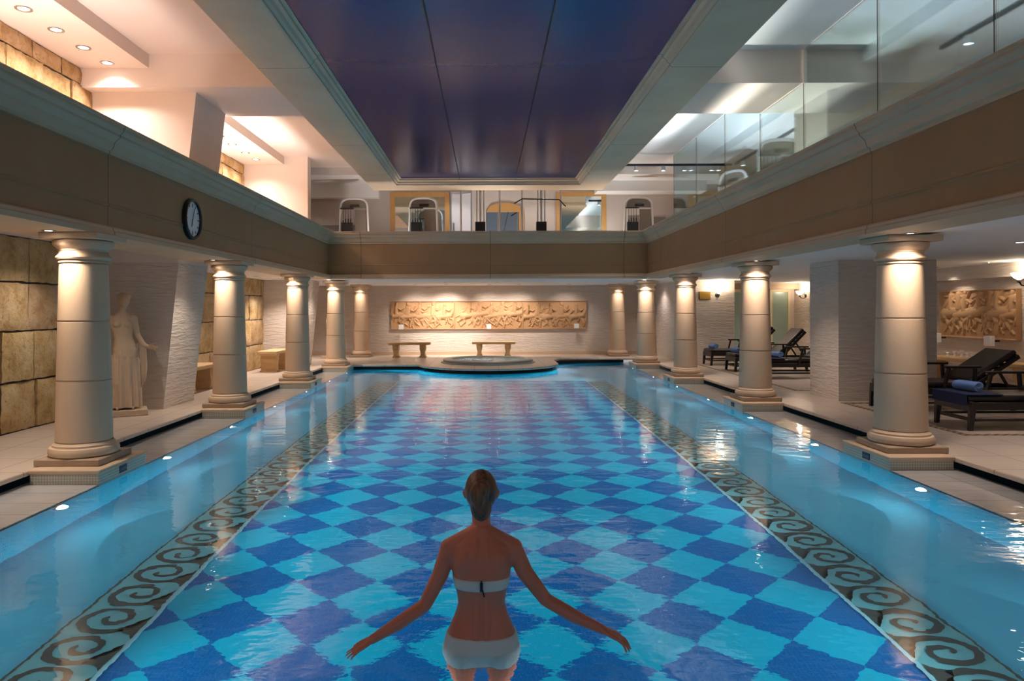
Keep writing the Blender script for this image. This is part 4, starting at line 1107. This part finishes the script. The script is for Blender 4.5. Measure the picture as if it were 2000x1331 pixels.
# ceiling tracks with spots
def track(label, a, c, n, p, offs=None):
    a = Vector(a); c = Vector(c)
    t = thing('spot_track', label, 'track light', a, 0, 'ceiling spot tracks in the gym')
    d = c - a
    b = MB(); b.bar((0, 0, -.03), tuple(d + Vector((0, 0, -.03))), .04, .05); b.build('rail', plain('rail_dark', lin(36, 40, 60), .4), t)
    for k in range(n):
        q = d * ((k + .5) / n)
        b = MB(); b.lathe([(.03, 0), (.045, -.02), (.05, -.11), (.043, -.11), (.03, -.03)], (q.x, q.y, -.06), 18); h = b.build('spot_head', M['white_paint'], t)
        b = MB(); b.lathe([(.002, -.10), (.042, -.10), (.042, -.095), (.002, -.095)], (q.x, q.y, -.06), 18); g_ = b.build('bulb', M['lamp_white'], h)
        l = lamp('SPOT', 'track_beam', (q.x, q.y, -.19), (q.x, q.y, -3), p, (1, .93, .9), .05, 110, .8); l.parent = t
track('dark ceiling track in the gym, from the upper pillar to the far corner', (5.8, 11.9, 5.0), (5.8, 16.7, 5.0), 5, 40)
track('dark ceiling track crossing the far end of the gym', (3.2, 16.8, 5.0), (5.75, 16.8, 5.0), 4, 30)
track('dark ceiling track at the upper right, in front of the pillar', (5.9, 9.3, 5.0), (5.9, 6.2, 5.0), 3, 40)
for i, (x, y) in enumerate(((-4.6, 18.4), (-0.9, 18.9), (1.5, 18.9), (2.5, 18.8))):
    downlight(x, y, 5.0, 'recessed lamp in the far gallery ceiling, %s from the left' % nw[i], 'lamps over the far gallery', 60, col=(1, .92, .85), spot=120, mt='lamp_white', r=.06)

# ------------------------------------------------------------------ figures
def limb(b, pts, rad, n=14, sub=4):
    # rounded tapered chain, closed
    P = []; Rr = []
    for i in range(len(pts) - 1):
        for k in range(sub):
            s = k / sub; P.append(Vector(pts[i]).lerp(Vector(pts[i + 1]), s)); Rr.append(rad[i] * (1 - s) + rad[i + 1] * s)
    P.append(Vector(pts[-1])); Rr.append(rad[-1])
    b.tube(P, Rr, n); b.ell(P[0], (Rr[0],) * 3, 14, 8); b.ell(P[-1], (Rr[-1],) * 3, 14, 8)
    return b
def hand(b, wrist, d, side, up=(0, 0, 1), s=1.0, curl=0.2):
    """palm + four unequal bent fingers + thumb.  d: direction of the fingers, side: direction of the thumb"""
    W = Vector(wrist); d = Vector(d).normalized(); U = Vector(up); U = (U - d * U.dot(d)).normalized(); X = Vector(side); X = (X - d * X.dot(d) - U * X.dot(U)).normalized()
    P = lambda a, c, e: W + d * a * s + X * c * s + U * e * s
    for c in (-.027, -.009, .009, .027):
        limb(b, [P(0, c * .55, 0), P(.045, c * .95, .002), P(.085, c, 0)], [.012 * s, .013 * s, .0105 * s], 10, 3)
    for c, L, sp in ((-.029, .055, -.26), (-.010, .072, -.07), (.010, .078, .08), (.029, .070, .24)):
        p0 = P(.085, c, 0); p1 = P(.085 + L * .45, c + sp * L * .45, -.004 - curl * .01); p2 = P(.085 + L * .75, c + sp * L * .75, -.010 - curl * .04); p3 = P(.085 + L, c + sp * L, -.018 - curl * .09)
        limb(b, [p0, p1, p2, p3], [.0088 * s, .0080 * s, .0074 * s, .0062 * s], 10, 3)
    limb(b, [P(.015, .022, 0), P(.045, .050, -.006), P(.075, .066, -.010), P(.100, .074, -.014)], [.014 * s, .0115 * s, .0095 * s, .008 * s], 10, 3)

# --- the bather, seen from behind, facing the far wall
wx, wy = -0.028, 3.44
t = thing('person', 'woman in a pale bikini seen from behind, wading waist deep with arms spread', 'person', (wx, wy, ZF))
B0 = -ZF
b = MB()
tor = [(0, .0, -.16, .155, .115), (0, .0, -.08, .182, .128), (0, 0, -.02, .180, .125), (0, .0, .04, .166, .112), (0, .0, .09, .148, .098), (0, .005, .14, .126, .086), (0, .005, .19, .112, .080), (0, .005, .24, .118, .082),
       (0, 0, .29, .130, .090), (0, 0, .34, .139, .098), (0, 0, .39, .146, .100), (0, .0, .44, .150, .092), (0, .0, .475, .138, .078), (0, .0, .505, .102, .062), (0, .0, .535, .064, .052), (0, .005, .565, .047, .048)]
b.loft([(x, y, z + B0, rx, ry) for x, y, z, rx, ry in tor], 40)
limb(b, [(0, .005, .50 + B0), (0, .012, .57 + B0), (0, .025, .65 + B0)], [.050, .044, .048])
for s in (-1, 1):
    limb(b, [(s * .03, .0, .52 + B0), (s * .10, .0, .488 + B0), (s * .156, .0, .456 + B0)], [.045, .040, .043])      # trapezius and shoulder
    b.ell((s * .152, .0, .438 + B0), (.046, .048, .058))
    b.ell((s * .072, -.052, .405 + B0), (.056, .044, .072))                                  # shoulder blades
    limb(b, [(s * .024, -.088, .06 + B0), (s * .022, -.064, .18 + B0), (s * .022, -.062, .28 + B0), (s * .026, -.072, .37 + B0), (s * .028, -.078, .43 + B0), (s * .020, -.052, .50 + B0)], [.024, .021, .019, .022, .022, .018])
    b.ell((s * .070, .082, .325 + B0), (.058, .052, .055))                                     # bust
    b.ell((s * .085, -.055, -.075 + B0), (.088, .088, .095))                                   # seat
    limb(b, [(s * .092, .0, -.08 + B0), (s * .094, .01, -.26 + B0), (s * .088, .015, -.42 + B0), (s * .086, -.012, -.56 + B0), (s * .084, .0, -.745 + B0)], [.090, .074, .052, .052, .034])
    limb(b, [(s * .084, -.03, .035), (s * .090, .06, .03), (s * .096, .14, .020)], [.032, .034, .020])
# head
b.ell((.0, .035, .715 + B0), (.070, .088, .098), 28, 18); b.ell((0, .075, .655 + B0), (.048, .055, .055))
b.ell((0, .128, .70 + B0), (.012, .018, .022)); limb(b, [(0, .118, .735 + B0), (0, .136, .695 + B0)], [.007, .011])
for s in (-1, 1):
    limb(b, [(s * .073, .03, .73 + B0), (s * .080, .022, .715 + B0), (s * .076, .028, .688 + B0)], [.009, .012, .007], 10)
# arms
armL = [(-.158, 0, .444), (-.198, .0, .325), (-.272, .0, .180), (-.39, -.030, .108), (-.515, -.065, .045)]
armR = [(.158, 0, .446), (.208, .0, .338), (.308, .0, .205), (.44, -.03, .138), (.575, -.055, .082)]
for A, s in ((armL, -1), (armR, 1)):
    limb(b, [(x, y, z + B0) for x, y, z in A], [.043, .040, .033, .032, .0215])
    e = Vector(A[-1]); d = (e - Vector(A[-2])).normalized(); d.z -= .02
    hand(b, (e.x, e.y, e.z + B0), d, (0, 1, 0), s=.92, curl=.15)
body = b.build('body', M['skin'], t); remesh(body, 0.0045, 6)
# face details
for s in (-1, 1):
    b = MB(); b.ell((s * .028, .112, .720 + B0), (.011, .009, .008)); e = b.build('eye', M['eye_white'], t)
    b = MB(); b.ell((s * .028, .1195, .720 + B0), (.005, .003, .005)); b.build('iris', M['iris'], e)
b = MB(); b.ell((0, .126, .664 + B0), (.021, .008, .007)); b.build('lips', M['lips'], t)
# hair with low twisted knot
b = MB(); b.ell((0, .010, .728 + B0), (.0785, .094, .100), 32, 20); b.ell((0, -.045, .665 + B0), (.052, .052, .070)); 
b.ell((-.008, -.072, .728 + B0), (.044, .036, .066)); b.ell((.012, -.078, .752 + B0), (.030, .032, .040)); b.ell((-.012, -.080, .70 + B0), (.026, .028, .046))
limb(b, [(0, -.05, .66 + B0), (0, -.034, .622 + B0)], [.044, .032])
hair = b.build('hair', M['hair'], t); remesh(hair, 0.005, 3)
# bikini band: closed ring following the chest
def band(secs, th, name, mt_, holes=None):
    n = 64; vs = []; fs = []
    k = len(secs)
    for z, rx, ry, cy in secs:
        for i in range(n):
            a = 2 * PI * i / n; c, q = math.cos(a), math.sin(a)
            vs.append((math.copysign(abs(c) ** .85, c) * rx, cy + math.copysign(abs(q) ** .85, q) * ry, z + B0))
    for j in range(k - 1):
        for i in range(n): fs.append((j * n + i, j * n + (i + 1) % n, (j + 1) * n + (i + 1) % n, (j + 1) * n + i))
    m_ = MB().add(vs, fs); o = m_.build(name, mt_, t, angle=80)
    so = o.modifiers.new('solid', 'SOLIDIFY'); so.thickness = th; so.offset = 1
    return o
band([(.275, .1285, .0905, 0), (.285, .131, .093, .0), (.30, .1345, .097, .002), (.315, .137, .100, .003), (.328, .139, .100, .002)], .004, 'bikini_top', M['bikini'])
b = MB()
for s in (-1, 1): b.ell((s * .070, .090, .318 + B0), (.060, .050, .052))
remesh(b.build('bikini_cup', M['bikini'], t), 0.006, 2)
b = MB(); b.tube([(.0, -.108, .335 + B0), (.004, -.112, .30 + B0), (.014, -.112, .262 + B0)], .004, 8); b.box(-.006, .008, -.112, -.104, .285 + B0, .325 + B0)
b.build('bikini_clasp', M['iron'], t)
b = MB(); b.loft([(0, -.0, z + B0, rx + .006, ry + .007) for x, y, z, rx, ry in ((0, 0, -.135, .15, .11), (0, 0, -.115, .172, .122), (0, 0, -.08, .182, .128), (0, 0, -.02, .180, .125), (0, 0, .04, .166, .112), (0, 0, .058, .160, .107))], 40)
for s in (-1, 1): b.ell((s * .085, -.057, -.075 + B0), (.092, .092, .098))
remesh(b.build('bikini_bottom', M['bikini'], t), 0.006, 4)

# --- stone statues
def statue(label, loc, rz, lean=1, arm=True):
    t = thing('statue', label, 'statue', loc, rz, 'draped stone statues')
    b = MB(); b.box(-.30, .30, -.22, .22, 0, .085); b.build('plinth', M['statue'], t, bev=.008)
    b = MB(); z0 = .085
    T = [(0.02, 0, .62, .13, .10), (.03, 0, .74, .165, .125), (.03, 0, .84, .165, .12), (.015, 0, .93, .135, .10), (0, 0, 1.00, .118, .088), (-.01, 0, 1.08, .128, .092), (-.015, 0, 1.18, .145, .10), (-.02, 0, 1.26, .150, .092), (-.02, 0, 1.32, .10, .07), (-.015, .0, 1.37, .05, .05)]
    b.loft([(x, y, z + z0, rx, ry) for x, y, z, rx, ry in T], 28)
    for s in (-1, 1): b.ell((-.015 + s * .065, -.085, 1.19 + z0), (.05, .042, .048))
    limb(b, [(-.015, 0, 1.34 + z0), (.0, -.01, 1.44 + z0)], [.05, .045])
    b.ell((.01, -.02, 1.52 + z0), (.072, .088, .10), 22, 14); b.ell((.01, -.105, 1.50 + z0), (.012, .018, .02)); b.ell((.015, -.06, 1.455 + z0), (.04, .045, .04))
    b.ell((.0, .03, 1.56 + z0), (.085, .085, .075)); b.ell((.0, .10, 1.52 + z0), (.05, .045, .045))
    for k in range(10):
        a = PI * k / 9; b.ell((.005 + .078 * math.cos(a), -.02 - .035 * math.sin(a), 1.575 + z0), (.022, .022, .022), 10, 6)
    # legs under drapery
    limb(b, [(-.06, 0, .66 + z0), (-.07, -.06, .36 + z0), (-.06, .0, .05 + z0)], [.11, .085, .055])
    limb(b, [(.10, 0, .66 + z0), (.09, .0, .38 + z0), (.08, .01, .05 + z0)], [.115, .085, .06])
    limb(b, [(-.07, 0.0, .035 + z0), (-.08, -.14, .022 + z0)], [.035, .022]); limb(b, [(.09, 0.0, .035 + z0), (.11, -.13, .022 + z0)], [.035, .022])
    # arms: one lowered beside the body, other bent with the hand held out
    limb(b, [(-.17, 0, 1.27 + z0), (-.215, .03, 1.02 + z0), (-.19, .02, .80 + z0)], [.05, .04, .028]); hand(b, (-.19, .02, .80 + z0), (0, -.1, -1), (0, -1, 0), up=(-1, 0, 0), s=.95)
    if arm:
        limb(b, [(.13, 0, 1.27 + z0), (.175, .02, 1.04 + z0), (.25, -.06, .90 + z0), (.31, -.09, .865 + z0)], [.05, .04, .034, .026]); hand(b, (.31, -.09, .865 + z0), (1, -.25, -.15), (0, -.4, 1), up=(0, 1, .4), s=.95, curl=1.2)
    o = b.build('figure', M['statue'], t); remesh(o, .009, 3)
    # drapery: vertical folds from hip to base and a hanging end below the hand
    b = MB(); rr = random.Random(3)
    secs = []
    n = 72; vs = []; fs = []
    Zs = [.03, .12, .25, .4, .55, .68, .78, .84]
    for j, z in enumerate(Zs):
        q = 1 - z / .9
        for i in range(n):
            a = 2 * PI * i / n
            fold = (.006 + .020 * q) * math.sin(a * 13 + 1.2 * math.sin(a * 2) + z)
            rx = .172 + .03 * q + fold; ry = .125 + .045 * q + fold
            vs.append((.02 + rx * math.cos(a), ry * math.sin(a) + .012, z + z0 + (.08 * math.cos(a) if j > 5 else 0)))
    for j in range(len(Zs) - 1):
        for i in range(n): fs.append((j * n + i, j * n + (i + 1) % n, (j + 1) * n + (i + 1) % n, (j + 1) * n + i))
    fs.append(tuple(range(n - 1, -1, -1))); fs.append(tuple((len(Zs) - 1) * n + i for i in range(n)))
    b.add(vs, fs)
    for k in range(5):
        x = .20 + k * .018; b.tube([(x, -.02 + .01 * k, .93 + z0), (x + .012, 0.0, .6 + z0), (x + .008, .0, .25 + z0 + .04 * k)], [.014, .018, .010], 8)
    b.build('drapery', M['statue'], t, angle=80)
    return t
s1 = statue('tall draped stone statue standing behind the nearest left column', (-5.09, 10.05, ZD), R(28))
dup(s1, (-4.62, 21.6, ZD), rz=R(60), label='draped stone statue in the far left corner, mostly hidden by a column')
dup(s1, (5.12, 22.5, ZD), rz=R(-8), label='draped stone statue in the far right corner, between two columns')
